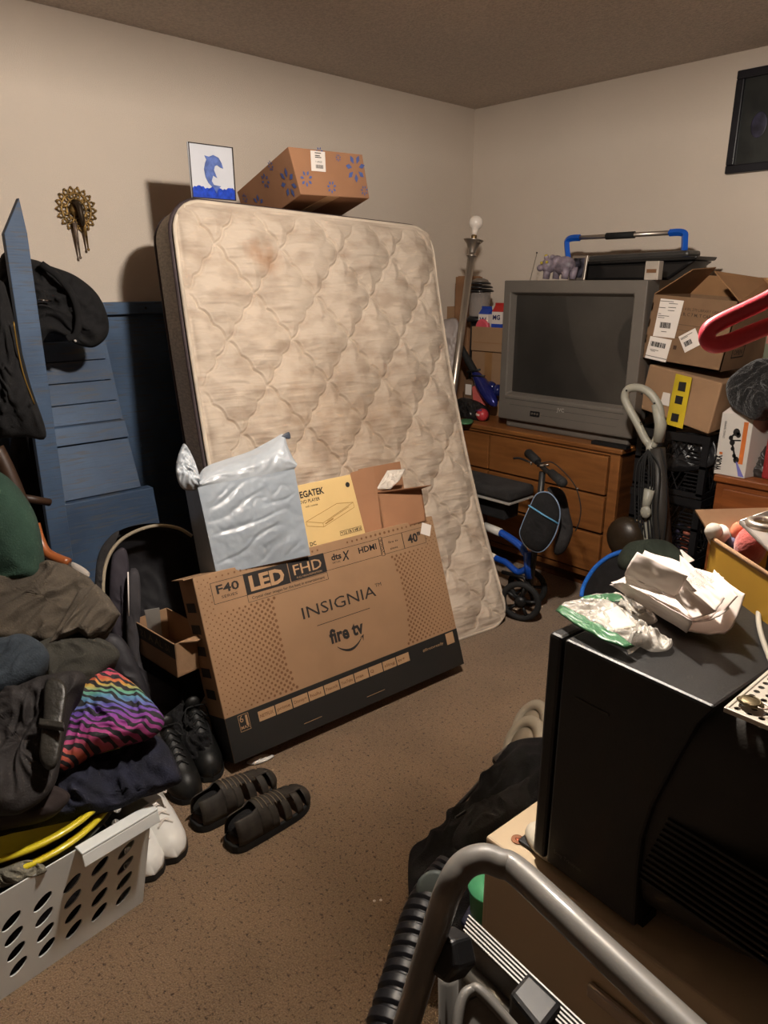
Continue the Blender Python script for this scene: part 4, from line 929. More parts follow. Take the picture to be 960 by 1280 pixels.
# flaps
fl1 = MB().hexa([lbk[3], lf[3], lf[3]+Vector((.11, .10, .10)), lbk[3]+Vector((.11, -.02, .11))], (0, 0, .004)).build('flap', card_d, lbx)
w1, w2 = at(894, 340, Y=-.50), at(955, 358, Y=-.30)
MB().hexa([lf[2], lbk[2], at(960, 350, Y=-.25), at(893, 340, Y=-.55)], (0, 0, .005)).build('flap', card_d, lbx)
MB().hexa([lbk[3], lbk[2], lbk[2]+Vector((-.02, -.01, .09)), lbk[3]+Vector((.05, -.01, .08))], (0, -.004, 0)).build('flap', card_d, lbx)
mb = MB(); L1 = pix_quad(mb, lf, ((816, 420), (843, 423), (855, 376), (826, 373))); mb.build('label', label_m, lbx, label='tall white shipping label')
mb = MB(); L2 = pix_quad(mb, lf, ((806, 447), (832, 453), (840, 425), (813, 420))); mb.build('label', label_m, lbx, label='lower white barcode label')
mb = MB(); L3 = pix_quad(mb, lf, ((856, 441), (877, 430), (869, 410), (848, 421)), .002); mb.build('label', label_m, lbx, label='tilted square white label')
def lab_print(L, rows, bars, mb):
    T = fr3(L[0], L[1]-L[0], L[3]-L[0]); wd = (L[1]-L[0]).length; ht = (L[3]-L[0]).length; mb.T = T
    for x, z, w_ in rows: mb.quad(I, x*wd, z*ht, (x+w_)*wd, z*ht+.0022, -.0012)
    bx, bz, bw_, bh = bars; n = 16; random.seed(3)
    for k in range(n): mb.quad(I, (bx+bw_*k/n)*wd, bz*ht, (bx+bw_*(k+random.choice((.35, .6, .8)))/n)*wd, (bz+bh)*ht, -.0012)
mb = MB(); lab_print(L1, ((.1, .93, .6), (.5, .88, .4), (.08, .76, .3), (.5, .78, .35), (.5, .70, .3), (.1, .60, .12), (.1, .55, .5), (.1, .50, .3), (.35, .14, .25)), (.25, .24, .5, .15), mb)
lab_print(L2, ((.15, .42, .4), (.2, .36, .2), (.0, .12, 1)), (.12, .58, .72, .22), mb); lab_print(L3, ((.1, .82, .7), (.1, .75, .4)), (.15, .28, .45, .28), mb)
mb.build('lettering', print_k, lbx, label='black barcodes and text lines')
LF = fr3(lf[0], lf[1]-lf[0], lf[3]-lf[0]); lw = (lf[1]-lf[0]).length; lh = (lf[3]-lf[0]).length
mb = MB(); mb.T = LF
mb.text('A. 4 IN. 270 LIBRARY GRINDER', I, lw*.38, lh*.82, .016, width=lw*.55); mb.text('A, B, C 7 M, T CABINET', I, lw*.36, lh*.74, .018, width=lw*.5, bold=.01)
mb.quad(I, lw*.36, lh*.60, lw*.95, lh*.605); mb.quad(I, lw*.36, lh*.52, lw*.85, lh*.524); mb.quad(I, lw*.33, lh*.40, lw*.60, lh*.405); mb.quad(I, lw*.38, lh*.22, lw*.42, lh*.28)
mb.build('lettering', M_('dark_brown_print', (70, 48, 32), .8), lbx, label='faint brown printed text')
sF = fr3(lf[1], lbk[1]-lf[1], lf[2]-lf[1]); mb = MB(); mb.T = sF; mb.outline(I, .06, .05, .16, .10, .004, -.001); mb.text('OPEN', I, .075, .062, .03, width=.07); mb.build('print', print_k, lbx, label='black framed stamp on the side')

# ------------------------------------------------------------------ second dresser with what stands on it
d2 = thing('side_cabinet', 'small orange brown wooden cabinet at the right edge under the white trimmer carton', 'cabinet', (2.25, -.4, 0))
oak2 = wood('red_oak', (140, 80, 38), (112, 60, 26), (1.2, 6, 10))
Z2 = .685; MB().bb((1.93, -.60, 0), (2.60, -.15, Z2-.03)).build('body', oak2, d2, bevel=.003); MB().bb((1.92, -.615, Z2-.03), (2.61, -.14, Z2)).build('top', oak2, d2, bevel=.006)
for k in range(2): MB().bb((1.965, -.612, .36-.31*k), (2.565, -.598, .63-.30*k)).build('drawer', oak2, d2, bevel=.004)
wx = thing('trimmer_carton', 'white and orange string trimmer carton standing on the side cabinet', 'box', (1.99, -.55, Z2))
f4 = [at(x, y, Y=-.60) for x, y in ((892, 590), (931, 593), (943, 519), (903, 516))]
dz = Z2+.001-min(f4[0].z, f4[1].z); f4 = [p+Vector((0, 0, dz)) if k < 2 else p for k, p in enumerate(f4)]
f4[0].z = f4[1].z = Z2+.001
MB().hexa(f4, (.05, .22, 0)).build('carton', M_('white_cardboard', (206, 200, 192), .6, var=.02), wx, bevel=.002)
MB().hexa([f4[3], f4[2], f4[2]+Vector((-.01, .07, .045)), f4[3]+Vector((.03, .10, .05))], (0, .002, 0)).build('flap', paper, wx)
T = fr3(f4[0], f4[1]-f4[0], f4[3]-f4[0]); ww = (f4[1]-f4[0]).length; wh = (f4[3]-f4[0]).length
orange = M_('orange_print', (214, 116, 50), .6)
mb = MB(); mb.T = T; mb.quad(I, ww*.74, wh*.22, ww*.88, wh*.90); mb.quad(I, ww*.10, wh*.33, ww*.20, wh*.37); mb.build('print', orange, wx, label='orange side band')
mb = MB(); mb.T = T @ Matrix.Translation((ww*.20, 0, wh*.06)) @ Matrix.Rotation(-PI/2, 4, 'Y'); mb.text('WORX', I, 0, 0, .040, width=wh*.26, bold=.05)
mb.T = T @ Matrix.Translation((ww*.20, 0, wh*.60)) @ Matrix.Rotation(-PI/2, 4, 'Y'); mb.text('STRING TRIMMER', I, 0, 0, .012, width=wh*.28)
mb.build('lettering', print_k, wx)
mb = MB(); mb.T = T
P_ = [(ww*.50, wh*.70), (ww*.62, wh*.74), (ww*.64, wh*.66), (ww*.52, wh*.64)]
def blob(x, z, r, n=10): mb.add([(x+r*math.cos(2*PI*k/n), -.0009, z+r*1.2*math.sin(2*PI*k/n)) for k in range(n)], [tuple(range(n))])
for x, z, r in ((.55, .72, .014), (.62, .68, .010), (.40, .62, .009), (.46, .55, .011), (.50, .45, .008), (.58, .34, .008), (.66, .28, .012)): blob(x*ww, z*wh, r)
def seg3(a, b, w_): 
    a = Vector((a[0]*ww, -.0009, a[1]*wh)); b = Vector((b[0]*ww, -.0009, b[1]*wh)); d = (b-a).normalized(); s_ = Vector((-d.z, 0, d.x))*w_; mb.add([a-s_, b-s_, b+s_, a+s_], [(0, 1, 2, 3)])
seg3((.35, .60), (.55, .72), .004); seg3((.45, .55), (.64, .28), .004); seg3((.44, .58), (.72, .60), .003)
mb.build('drawing', print_k, wx, label='picture of a string trimmer')
mb = MB(); mb.T = T; mb.add([(ww*.66, -.001, wh*.25), (ww*.70, -.001, wh*.25), (ww*.98, -.001, wh*.02), (ww*.80, -.001, wh*.02)], [(0, 1, 2, 3)]); mb.build('print', M_('violet_print', (110, 110, 180), .6), wx, label='violet beam under the pictured trimmer')
o = thing('red_bin', 'red storage bin at the right frame edge behind the trimmer carton', 'bin', (2.25, -.4, Z2))
MB().bb((2.085, -.55, Z2+.001), (2.45, -.2, 1.05)).build('bin', M_('red_plastic', (150, 40, 44), .45), o, bevel=.01); MB().bb((2.08, -.556, 1.03), (2.455, -.195, 1.055)).build('rim', M_('dark_red_plastic', (100, 30, 34), .45), o, bevel=.004)
o = cloth_mb([(908, 480), (925, 462), (945, 450), (962, 448), (1000, 450), (1000, 520), (960, 512), (945, 525), (928, 518), (912, 505)], at(945, 485, Y=-.60), (0, -1, .4), .05, .16, .012, 14, N=90).build('black_fleece', M_('black_fleece', (20, 18, 18), 1, var=.3, vs=60, bump=.8, bs=120, sheen=.3), smooth=True); tag(o, 'fuzzy black fleece heaped on the red bin at the right edge', 'fleece')
o = cloth_mb([(945, 535), (960, 560), (975, 590), (960, 600), (935, 598), (932, 580), (938, 555)], at(950, 575, Y=-.50), (0, -1, .3), .02, .03, .012, 16, N=60).build('dark_plastic_wrap', M_('dark_wrap', (52, 48, 46), .3), smooth=True); tag(o, 'crumpled dark plastic on the side cabinet right of the trimmer carton', 'bag')
o = thing('grey_green_box', 'dull green box beside the labelled carton at the right edge', 'box', (2.1, -.3, 1.05)); a_ = at(952, 455, Y=-.45); c_ = at(990, 415, Y=-.45); MB().bb((a_.x, -.45, 1.056), (a_.x+.2, -.3, c_.z)).build('carton', M_('dull_green', (98, 102, 84), .7), o, bevel=.003); MB().bb((a_.x+.005, -.4515, c_.z-.05), (a_.x+.1, -.4505, c_.z-.02)).build('sticker', M_('pinkish_label', (160, 96, 90), .6), o)

# ------------------------------------------------------------------ picture high on the right wall
pf = thing('framed_picture', 'black framed dark picture hanging high on the back wall', 'picture', (1.75, -.02, 2.15))
a_ = at(903, 218, Y=-.025); b_2 = at(925, 88, Y=-.025); px0 = (a_.x+b_2.x)/2
zb_, zt2 = a_.z, b_2.z; pw = .50
FRM = M_('black_frame', (24, 24, 30), .35)
mb = MB()
for a, b in (((px0, zb_), (px0+pw, zb_+.035)), ((px0, zt2-.035), (px0+pw, zt2)), ((px0, zb_+.035), (px0+.035, zt2-.035)), ((px0+pw-.035, zb_+.035), (px0+pw, zt2-.035))): mb.bb((a[0], -.028, a[1]), (b[0], -.002, b[1]))
mb.build('frame', FRM, pf, bevel=.004)
MB().bb((px0+.03, -.012, zb_+.03), (px0+pw-.03, -.004, zt2-.03)).build('picture_sheet', M_('dark_artwork', (44, 46, 44), .35, var=.45, vs=9, c2=(26, 28, 28)), pf)
mb = MB(); mb.sphere((px0+.22, -.013, zb_+.20), .05, 16, (1, .04, 1.4)); mb.build('artwork_patch', M_('dim_maroon', (70, 48, 46), .4, var=.3, vs=20), pf, smooth=True)
mb = MB(); mb.sphere((px0+.12, -.013, zb_+.19), .035, 16, (1, .04, 1.5)); mb.build('artwork_patch', M_('dim_violet', (44, 42, 60), .4, var=.3, vs=20), pf, smooth=True)

# ------------------------------------------------------------------ knee scooter
ks = thing('knee_scooter', 'blue framed knee scooter with black padded seat and handlebar bag, before the dresser', 'scooter', (1.25, -1.12, 0))
ybl = M_('blue_frame_paint', (20, 70, 160), .3, var=.05, coat=.5)
K = lambda x, y, Y=-1.12: at(x, y, Y=Y)
mb = MB(); a_ = [K(590, 622), K(642, 633), K(644, 620), K(600, 600)]
c1 = K(642, 622); MB().box((c1.x-.20, -1.05, c1.z+.005), (.40, .19, .055)).build('seat', blk_c2, ks, bevel=.02, seg=4)
MB().box((c1.x-.20, -1.05, c1.z-.030), (.39, .185, .010)).build('seat_edge', M_('grey_edge', (150, 146, 140), .5), ks, bevel=.002)
MB().bb((c1.x-.36, -1.10, c1.z-.13), (c1.x-.06, -.99, c1.z-.036)).build('seat_post_cover', blk_cl, ks, bevel=.01)
def wheel(name, c, r, w_, ax, par, rm=rubber, hub=blk, n=28, sp=5):
    M1 = fr3(c, Vector(ax).orthogonal(), ax)
    o = MB().tube([M1 @ Vector((r*.86*math.cos(2*PI*k/n), r*.86*math.sin(2*PI*k/n), 0)) for k in range(n)], r*.15, 8, closed=True).build(name, rm, par, smooth=True)
    mb = MB(); mb.T = M1; mb.lathe([(.006, -w_*.6), (r*.26, -w_*.5), (r*.26, w_*.5), (.006, w_*.6)], 16)
    for k in range(sp): 
        a = 2*PI*k/sp; mb.tube([(r*.2*math.cos(a), r*.2*math.sin(a), 0), (r*.8*math.cos(a), r*.8*math.sin(a), 0)], r*.08, 6)
    mb.build('hub', hub, o, smooth=True); return o
wc = at(652, 757, Y=-1.18); wr = .095
wheel('wheel', (wc.x, -1.19, wr), wr, .03, (.35, -1, 0), ks)
wheel('wheel', (wc.x-.08, -1.03, wr), wr, .03, (.35, -1, 0), ks)
wheel('wheel', (wc.x-.55, -1.10, wr), wr, .03, (.0, -1, 0), ks); wheel('wheel', (wc.x-.55, -.95, wr), wr, .03, (0, -1, 0), ks)
MB().tube([(wc.x-.01, -1.19, wr), (wc.x-.07, -1.03, wr)], .008, 8).tube([(wc.x-.55, -1.10, wr), (wc.x-.55, -.95, wr)], .008, 8).build('axle', steel, ks, smooth=True)
up_ = [K(612, 661), K(630, 668), K(650, 682), K(657, 692)]; lw_ = [K(618, 697), K(632, 703), K(648, 715), K(662, 708)]
sx = c1.x-.50
MB().tube(curve([Vector((sx, -1.12, up_[0].z+.02))]+up_, 6), .017, 14).build('frame_tube', ybl, ks, smooth=True)
MB().tube(curve([Vector((sx, -1.12, lw_[0].z+.04))]+lw_, 6), .015, 14).build('frame_tube', ybl, ks, smooth=True)
MB().tube([up_[0]+Vector((-.03, 0, .006)), up_[1]+Vector((-.02, 0, .004))], .0195, 14).build('white_sleeve', white_m, ks, smooth=True)
MB().tube([lw_[0]+Vector((-.03, 0, .004)), lw_[0]+Vector((.005, 0, -.003))], .0175, 14).build('white_sleeve', white_m, ks, smooth=True)
ht, hb = K(688, 606), K(663, 728)
MB().tube([K(660, 690), K(662, 722)], .022, 14).build('head_tube', ybl, ks, smooth=True)
MB().tube([hb+Vector((0, 0, -.04)), K(672, 660), K(678, 590)], [.012, .014, .014], 12).build('stem', blk, ks, smooth=True)
MB().tube([(c1.x-.30, -1.10, c1.z-.04), (c1.x-.30, -1.12, lw_[0].z)], .018, 12).tube([(sx, -1.12, up_[0].z+.02), (wc.x-.55, -1.10, wr+.01)], .016, 12).build('seat_post', blk, ks, smooth=True)
MB().tube([hb+Vector((0, -.0, -.0)), (wc.x-.02, -1.17, wr)], .011, 10).tube([hb, (wc.x-.07, -1.06, wr)], .011, 10).tube([K(628, 715), K(655, 722), K(660, 730)], .010, 8).build('fork', blk, ks, smooth=True)
g1, g2 = at(661, 567, Y=-1.02), at(703, 603, Y=-1.22)
MB().tube([g1, g1.lerp(g2, .5)+Vector((0, 0, -.008)), g2], .011, 12).build('handlebar', blk, ks, smooth=True)
for p, q in ((g1, g1.lerp(g2, .28)), (g2, g2.lerp(g1, .30))): MB().tube([p, q], [.021, .018], 14).sphere(p, .021, 12).build('grip', rubber, ks, smooth=True)
MB().tube(curve([at(663, 578, Y=-1.06), at(650, 573, Y=-1.06), at(642, 573, Y=-1.06)], 5), .005, 8).build('brake_lever', blk, ks, smooth=True)
MB().tube(curve([K(676, 579), K(690, 578), K(705, 590), K(716, 603), K(722, 615), K(726, 635), K(724, 652), K(719, 664)], 6), .0028, 6).build('brake_cable', rubber, ks, smooth=True)
MB().sphere(K(722, 611), .006, 8).tube([K(664, 577), K(664, 581)], .005, 6).tube([K(672, 582), K(686, 581)], .006, 6).build('clamp', chrome, ks, smooth=True)
bagP = at(680, 660, Y=-1.20); bn = (.35, -1, .15)
bg = cloth_mb([(672, 617), (686, 616), (697, 628), (700, 645), (694, 668), (683, 685), (672, 690), (658, 683), (650, 668), (653, 655), (664, 630)], bagP, bn, .035, .05, .003, 10, N=80).build('handlebar_bag', blk_cl, ks, smooth=True)
bo = smooth_poly([onpl(x, y, bagP+Vector(bn).normalized()*.004, Vector(bn)) for x, y in [(672, 617), (686, 616), (697, 628), (700, 645), (694, 668), (683, 685), (672, 690), (658, 683), (650, 668), (653, 655), (664, 630)]], 60)
MB().tube(bo, .003, 6, closed=True).build('piping', M_('grey_blue_piping', (120, 140, 166), .5), bg, smooth=True)
Pn = bagP+Vector(bn).normalized()*.036
MB().tube(curve([onpl(x, y, Pn-Vector(bn).normalized()*d_, Vector(bn)) for x, y, d_ in ((661, 632, .034), (666, 635, .012), (680, 644, -.004), (692, 651, .010), (698, 655, .034))], 6), .004, 6).build('reflective_strip', M_('light_blue_trim', (96, 160, 200), .4), bg, smooth=True)
o = cloth_mb([(690, 608), (705, 615), (712, 640), (716, 665), (705, 690), (692, 690), (700, 650), (694, 625), (684, 612)], at(702, 650, Y=-1.10), bn, .02, .03, .006, 12, N=60, K=14, center=(706, 655)).build('bag_back', blk_c2, ks, smooth=True)

# ------------------------------------------------------------------ upright carpet washer
sv = thing('carpet_washer', 'grey upright carpet washer with a looped handle and black cord, beside the crates', 'carpet washer', (1.70, -.86, 0))
g_m = M_('warm_grey_plastic', (150, 148, 136), .4, var=.03)
V = lambda x, y, Y=-.86: at(x, y, Y=Y)
MB().tube(curve([V(812, 556), V(806, 548), V(797, 530), V(784, 506), V(781, 495), V(786, 486), V(800, 485), V(813, 492), V(823, 507), V(826, 525), V(822, 545), V(816, 558)], 6), .0165, 12).build('loop_handle', g_m, sv, smooth=True)
MB().tube([V(820, 505), V(826, 530), V(823, 552)], [.018, .024, .022], 12).build('handle_back', g_m, sv, smooth=True)
MB().tube([V(814, 552), V(812, 572)], [.02, .016], 12).build('handle_joint', g_m, sv, smooth=True)
mb = MB()
for x, y in ((783, 488), (802, 492), (818, 504), (801, 528), (809, 571)): mb.sphere(V(x, y, -.878), .004, 8)
mb.build('screw', blk, sv, smooth=True)
basez = 0
p0, p1 = V(813, 560), V(826, 700); 
MB().tube([V(822, 560), V(826, 640), V(826, 700)], [.03, .036, .05], 14).build('main_tube', M_('charcoal_plastic', (54, 50, 46), .45), sv, smooth=True)
pb = V(826, 700)
MB().tube([pb, (pb.x+.0, -.88, .18), (pb.x, -.92, .12)], [.05, .10, .12], 18).build('motor_housing', M_('charcoal_plastic_b', (50, 47, 44), .45), sv, smooth=True)
MB().bb((pb.x-.15, -1.12, .02), (pb.x+.15, -.82, .13)).build('floor_nozzle', g_m, sv, bevel=.03, seg=4)
MB().hexa([V(800, 690, -.90), V(812, 690, -.90), V(817, 610, -.90), V(810, 608, -.90)], (0, .04, 0)).build('front_panel', g_m, sv, bevel=.006)
MB().tube([V(806, 640, -.91), V(812, 612, -.91)], [.016, .022], 10).sphere(V(807, 640, -.92), .024, 12, (1, .6, 1.2)).build('latch', g_m, sv, smooth=True)
MB().sphere(V(782, 672, -.90), .085, 20, (1, .7, 1.1)).build('water_tank', M_('brown_tank', (46, 36, 24), .4, var=.1), sv, smooth=True)
mb = MB()
for k in range(9):
    x0 = 801+3.2*k; jx = random.uniform(-2, 2)
    mb.tube(curve([V(810, 562, -.90), V(x0-4+jx, 585, -.905), V(x0-6+jx, 640, -.905), V(x0-3+jx, 680+random.uniform(-12, 12), -.905)], 5), .0038, 6)
mb.build('power_cord', rubber, sv, smooth=True)
MB().tube(curve([V(826, 560, -.91), V(832, 590, -.91), V(833, 640, -.91), V(828, 690, -.91)], 5), .0035, 6).build('cord_loop', rubber, sv, smooth=True)

# ------------------------------------------------------------------ dark round disc and green bag, in the dark behind the small television
dk = thing('blue_rimmed_disc', 'black round disc with a bright blue rim standing on the carpet behind the papers', 'disc', tuple(at(760, 760, Z=0)))
DP = at(752, 745, Y=-1.20); DN = Vector((-.5, -1, .35))
pxs = [(727, 750), (730, 732), (742, 712), (758, 697), (775, 690), (788, 690), (800, 710), (802, 745), (790, 780), (760, 795), (735, 780)]
cloth_mb(pxs, DP, DN, .012, .03, .002, 8, N=70, K=12).build('disc', blk_cl, dk, smooth=True)
MB().tube(curve([onpl(x, y, DP+DN.normalized()*.008, DN) for x, y in ((727, 746), (730, 732), (742, 712), (758, 698), (774, 691), (787, 689))], 6), .010, 8).build('rim', M_('bright_blue_rim', (40, 110, 210), .35), dk, smooth=True)
o = cloth_mb([(772, 700), (785, 682), (810, 676), (835, 678), (852, 690), (862, 706), (840, 712), (800, 716), (778, 712)], at(815, 700, Y=-1.15), (.1, -1, .9), .06, .18, .008, 9, N=80).build('green_duffel', M_('dark_green_cloth', (46, 54, 44), .9, var=.15, bump=.2, bs=200), smooth=True); tag(o, 'dark green cloth bag slumped behind the papers at the foot of the carpet washer', 'bag')

# ------------------------------------------------------------------ beige cabinet and the small black television on it
CZ = .66
bc = thing('beige_cabinet', 'beige metal cabinet in the right foreground carrying the black television', 'cabinet', (3.0, -2.6, 0))
beige = M_('beige_enamel', (196, 176, 146), .4, var=.04, vs=3)
c_a = at(607, 1045, Z=CZ); yawc = -.05
BC = Matrix.Translation((c_a.x, c_a.y, 0)) @ Matrix.Rotation(yawc, 4, 'Z')
mb = MB(); mb.T = BC; mb.bb((0, 0, .02), (.50, .95, CZ)); mb.build('body', beige, bc, bevel=.004)
mb = MB(); mb.T = BC; mb.bb((.02, .02, 0), (.48, .93, .02)); mb.build('plinth', blk, bc)
for k in range(2):
    mb = MB(); mb.T = BC; mb.bb((.012, -.004, .05+.31*k), (.488, .0, .33+.30*k)); d = mb.build('drawer', beige, bc, bevel=.003)
    mb = MB(); mb.T = BC; mb.bb((.20, -.014, .24+.30*k), (.30, -.004, .262+.30*k)); mb.build('handle', steel, d, bevel=.003)
pn = at(647, 1050, Z=CZ); o = thing('penny', 'copper penny lying on the corner of the beige cabinet', 'coin', tuple(pn))
MB().lathe([(.0095, 0), (.0098, .0004), (.0095, .0014), (.0088, .0014), (.0085, .0011), (0, .0011)], 28, Matrix.Translation(pn+Vector((0, 0, .0005)))).build('coin', M_('copper', (150, 104, 78), .4, .7), o, smooth=False)
MB().sphere(pn+Vector((0, 0, .0016)), .0045, 10, (1, .8, .15)).build('relief', M_('copper_dark', (130, 70, 50), .4, .7), o, smooth=True)
# white rounded puck and dark pad under the television's corner
o = thing('white_mouse', 'white rounded plastic mouse half under the black television corner', 'mouse', tuple(at(668, 1050, Z=CZ)))
qm = at(674, 1052, Z=CZ+.012)
MB().sphere(qm+Vector((.012, .012, -.002)), .030, 24, (1.5, 1.0, .6), Matrix.Rotation(-.2, 3, 'Z')).build('shell', M_('ivory_plastic', (206, 198, 180), .35, var=.02), o, smooth=True)
MB().bb((qm.x-.028, qm.y-.014, CZ+.001), (qm.x+.05, qm.y+.03, CZ+.006)).build('base', blk, o, bevel=.002)
TVo = at(686, 790, Z=1.025); tvh = 1.025-CZ-.012
TB2 = Matrix.Translation((TVo.x+.022, at(690, 1000, X=2.67).y*0+TVo.y+.012, CZ+.012)) @ Matrix.Rotation(-.08, 4, 'Z')
st = thing('small_black_television', 'black tube television seen from its side, on the beige cabinet', 'television', (2.85, -2.72, CZ))
tvk = M_('black_tv_plastic', (24, 23, 22), .42, var=.08, vs=8, bump=.05, bs=300); tvk2 = M_('black_tv_rear', (42, 38, 33), .5, var=.08, vs=8, bump=.08, bs=300)
tvw = .34; tr_ = Matrix.Translation((TVo.x, TVo.y, CZ+.012)) @ Matrix.Rotation(-.08, 4, 'Z')
mb = MB(); mb.T = tr_; mb.bb((0, 0, 0), (.022, tvw, tvh)); mb.build('bezel', tvk, st, bevel=.005)
mb = MB(); mb.T = tr_; mb.grid(lambda u, v: Vector((-.002+.01*(1-(1-(2*u-1)**2)*(1-(2*v-1)**2)), .035+.27*u, .05+.27*v)), 14, 14); mb.build('screen', scr, st, smooth=True)
def tloc(x, y):
    n = tr_.to_3x3() @ Vector((0, 1, 0)); p = onpl(x, y, Vector((TVo.x, TVo.y, 0)), n); return tr_.inverted() @ p
sm_ = [tloc(895, 876), tloc(872, 905), tloc(844, 955), tloc(815, 1010), tloc(802, 1050), tloc(797, 1090), tloc(797, 1130)]
seam = [(max(.05, p.x), max(0, min(tvh, p.z))) for p in sm_]; seam[0] = (seam[0][0], tvh); seam[-1] = (seam[-1][0], 0)
poly = [(.025, 0)]+[(x, z) for x, z in seam[::-1]]+[(.025, tvh)]
mb = MB(); mb.T = tr_; mb.prism(poly, I, tvw); mb.build('shell', tvk, st, bevel=.004)
# rear housing follows the seam then tapers
mb = MB(); mb.T = tr_; NS = 14; sec = []
xe = .44
def seam_x(z):
    for (x0, z0), (x1, z1) in zip(seam, seam[1:]):
        if z1 <= z <= z0: return x1+(x0-x1)*(z-z1)/max(z0-z1, 1e-6)
    return seam[-1][0]
vs = []; M2 = 40
for i in range(NS):
    f_ = i/(NS-1); ins = .008+.010*f_+.06*f_**2.5; 
    for k in range(M2):
        a = 2*PI*k/M2; ca, sa = math.cos(a), math.sin(a); q = 7-3*f_
        yy = tvw/2+(abs(ca)**(2/q))*(1 if ca > 0 else -1)*(tvw/2-ins); zz = tvh/2+(abs(sa)**(2/q))*(1 if sa > 0 else -1)*(tvh/2-ins*1.1)-.03*f_**2
        x0 = seam_x(max(0, min(tvh, zz)))-.006; vs.append((x0+(xe-x0)*f_, yy, max(zz, .001)))
mb.add(vs, [(i*M2+k, i*M2+(k+1) % M2, (i+1)*M2+(k+1) % M2, (i+1)*M2+k) for i in range(NS-1) for k in range(M2)]+[tuple((NS-1)*M2+k for k in range(M2))])
mb.build('rear_housing', tvk2, st, smooth=True)
mb = MB(); mb.T = tr_
for k in range(12): 
    z_ = tvh*.20+.0095*k; x0 = .16+.0025*k; mb.bb((x0, .006, z_), (.40, .014, z_+.0045))
mb.build('vent_slats', tvk, st, bevel=.0008)
mb = MB(); mb.T = tr_; 
for x_, y_ in ((.14, .02), (.14, tvw-.05), (.36, .08), (.36, tvw-.11)): mb.bb((x_, y_, -.012), (x_+.03, y_+.03, .004))
mb.build('foot', rubber, st)
mb = MB(); mb.T = tr_; mb.text('Sony Trinitron', I, .038, .025, .009, width=.045, y=-.001); mb.build('lettering', M_('grey_print', (96, 92, 86), .5), st)
mb = MB(); mb.T = tr_; mb.bb((.05, -.001, tvh-.075), (.10, .001, tvh-.072)); mb.build('grip_recess', tvk2, st)
# perforated metal tray on the rear of the television
pt = thing('perforated_tray', 'white perforated metal sheet lying on the rear of the black television', 'tray', tuple(at(945, 885, Z=1.02)))
pm = M_('perforated_metal', (190, 182, 168), .4, .2, var=.03)
A0 = at(911, 886, Z=1.028); PT = Matrix.Translation((A0.x, A0.y, 1.028)) @ Matrix.Rotation(-.02, 4, 'Z')
mb = MB(); mb.T = PT; cs = .0125; hr = .0036
for i in range(12):
    for j in range(9):
        x0, y0 = i*cs, j*cs; cx, cy = x0+cs/2, y0+cs/2; ring = []; outer = []
        for k in range(8):
            a = PI/4*k+PI/8; ring.append((cx+hr*math.cos(a), cy+hr*math.sin(a), 0)); m_ = max(abs(math.cos(a)), abs(math.sin(a))); outer.append((cx+cs/2*math.cos(a)/m_, cy+cs/2*math.sin(a)/m_, 0))
        mb.add(ring+outer, [(k, (k+1) % 8, 8+(k+1) % 8, 8+k) for k in range(8)])
        mb.add([outer[0], (x0+cs, y0+cs, 0), outer[1]], [(0, 1, 2)]); mb.add([outer[2], (x0, y0+cs, 0), outer[3]], [(0, 1, 2)]); mb.add([outer[4], (x0, y0, 0), outer[5]], [(0, 1, 2)]); mb.add([outer[6], (x0+cs, y0, 0), outer[7]], [(0, 1, 2)])
mb.build('sheet', pm, pt, solid=.0012)
mb = MB(); mb.T = PT; mb.bb((-.003, -.004, -.004), (.153, .0, .002)); mb.bb((-.004, -.004, -.004), (0, .115, .002)); mb.build('edge', pm, pt, bevel=.001)
kn = thing('keyring', 'small tarnished keyring trinket on the perforated sheet', 'keyring', tuple(at(938, 878, Z=1.033)))
mb = MB(); q = at(938, 878, Z=1.035)
mb.sphere(q, .011, 12, (1.3, .9, .35)); 
for k in range(4): mb.tube([q+Vector((.010*math.cos(k*1.6+j*.6), .010*math.sin(k*1.6+j*.6), .002)) for j in range(4)], .0012, 5)
mb.build('charm', M_('tarnished', (96, 84, 60), .45, .6), kn, smooth=True)
MB().tube([q+Vector((.012+.006*math.cos(2*PI*k/14), .006*math.sin(2*PI*k/14), .001)) for k in range(14)], .0009, 5, closed=True).build('ring', steel, kn, smooth=True)

# ------------------------------------------------------------------ zip bags and papers on the small television
film = M_('clear_film', (214, 208, 198), .22, var=.1, vs=40, alpha=.55, coat=.4, bump=.5, bs=60)
grn = M_('green_zip', (66, 112, 78), .35, alpha=.9)
zb = thing('zip_bag', 'green zipped clear plastic bag with a white packet on the black television', 'bag', tuple(at(750, 775, Z=1.03)))
up = (0, -.12, 1)
cloth_mb([(696, 762), (704, 753), (727, 750), (760, 750), (785, 765), (806, 786), (818, 798), (806, 806), (775, 806), (740, 792), (715, 776)], at(760, 780, Z=1.036), up, .005, .003, .007, 26, N=110, K=24, sharp=True, power=5).build('film', film, zb, smooth=True)
cloth_mb([(694, 763), (700, 756), (735, 772), (768, 789), (794, 808), (784, 812), (752, 800), (720, 782)], at(745, 785, Z=1.042), up, .002, .001, .002, 30, N=70, K=8, sharp=True, power=6).build('zip_strip', grn, zb, smooth=True)
MB().hexa([at(x, y, Z=z) for x, y, z in ((744, 768, 1.045), (768, 787, 1.042), (797, 782, 1.045), (772, 756, 1.05))], (0, 0, -.006)).build('packet', M_('white_packet', (206, 198, 186), .6, var=.1, vs=40), zb, bevel=.003)
zb2_ = thing('zip_bag', 'second clear bag with a green edge, tucked behind the first under the papers', 'bag', tuple(at(755, 750, Z=1.035)))
cloth_mb([(727, 748), (768, 743), (800, 752), (822, 775), (800, 780), (770, 760), (738, 757)], at(765, 755, Z=1.032), up, .008, .003, .005, 30, N=70, K=14).build('film', film, zb2_, smooth=True)
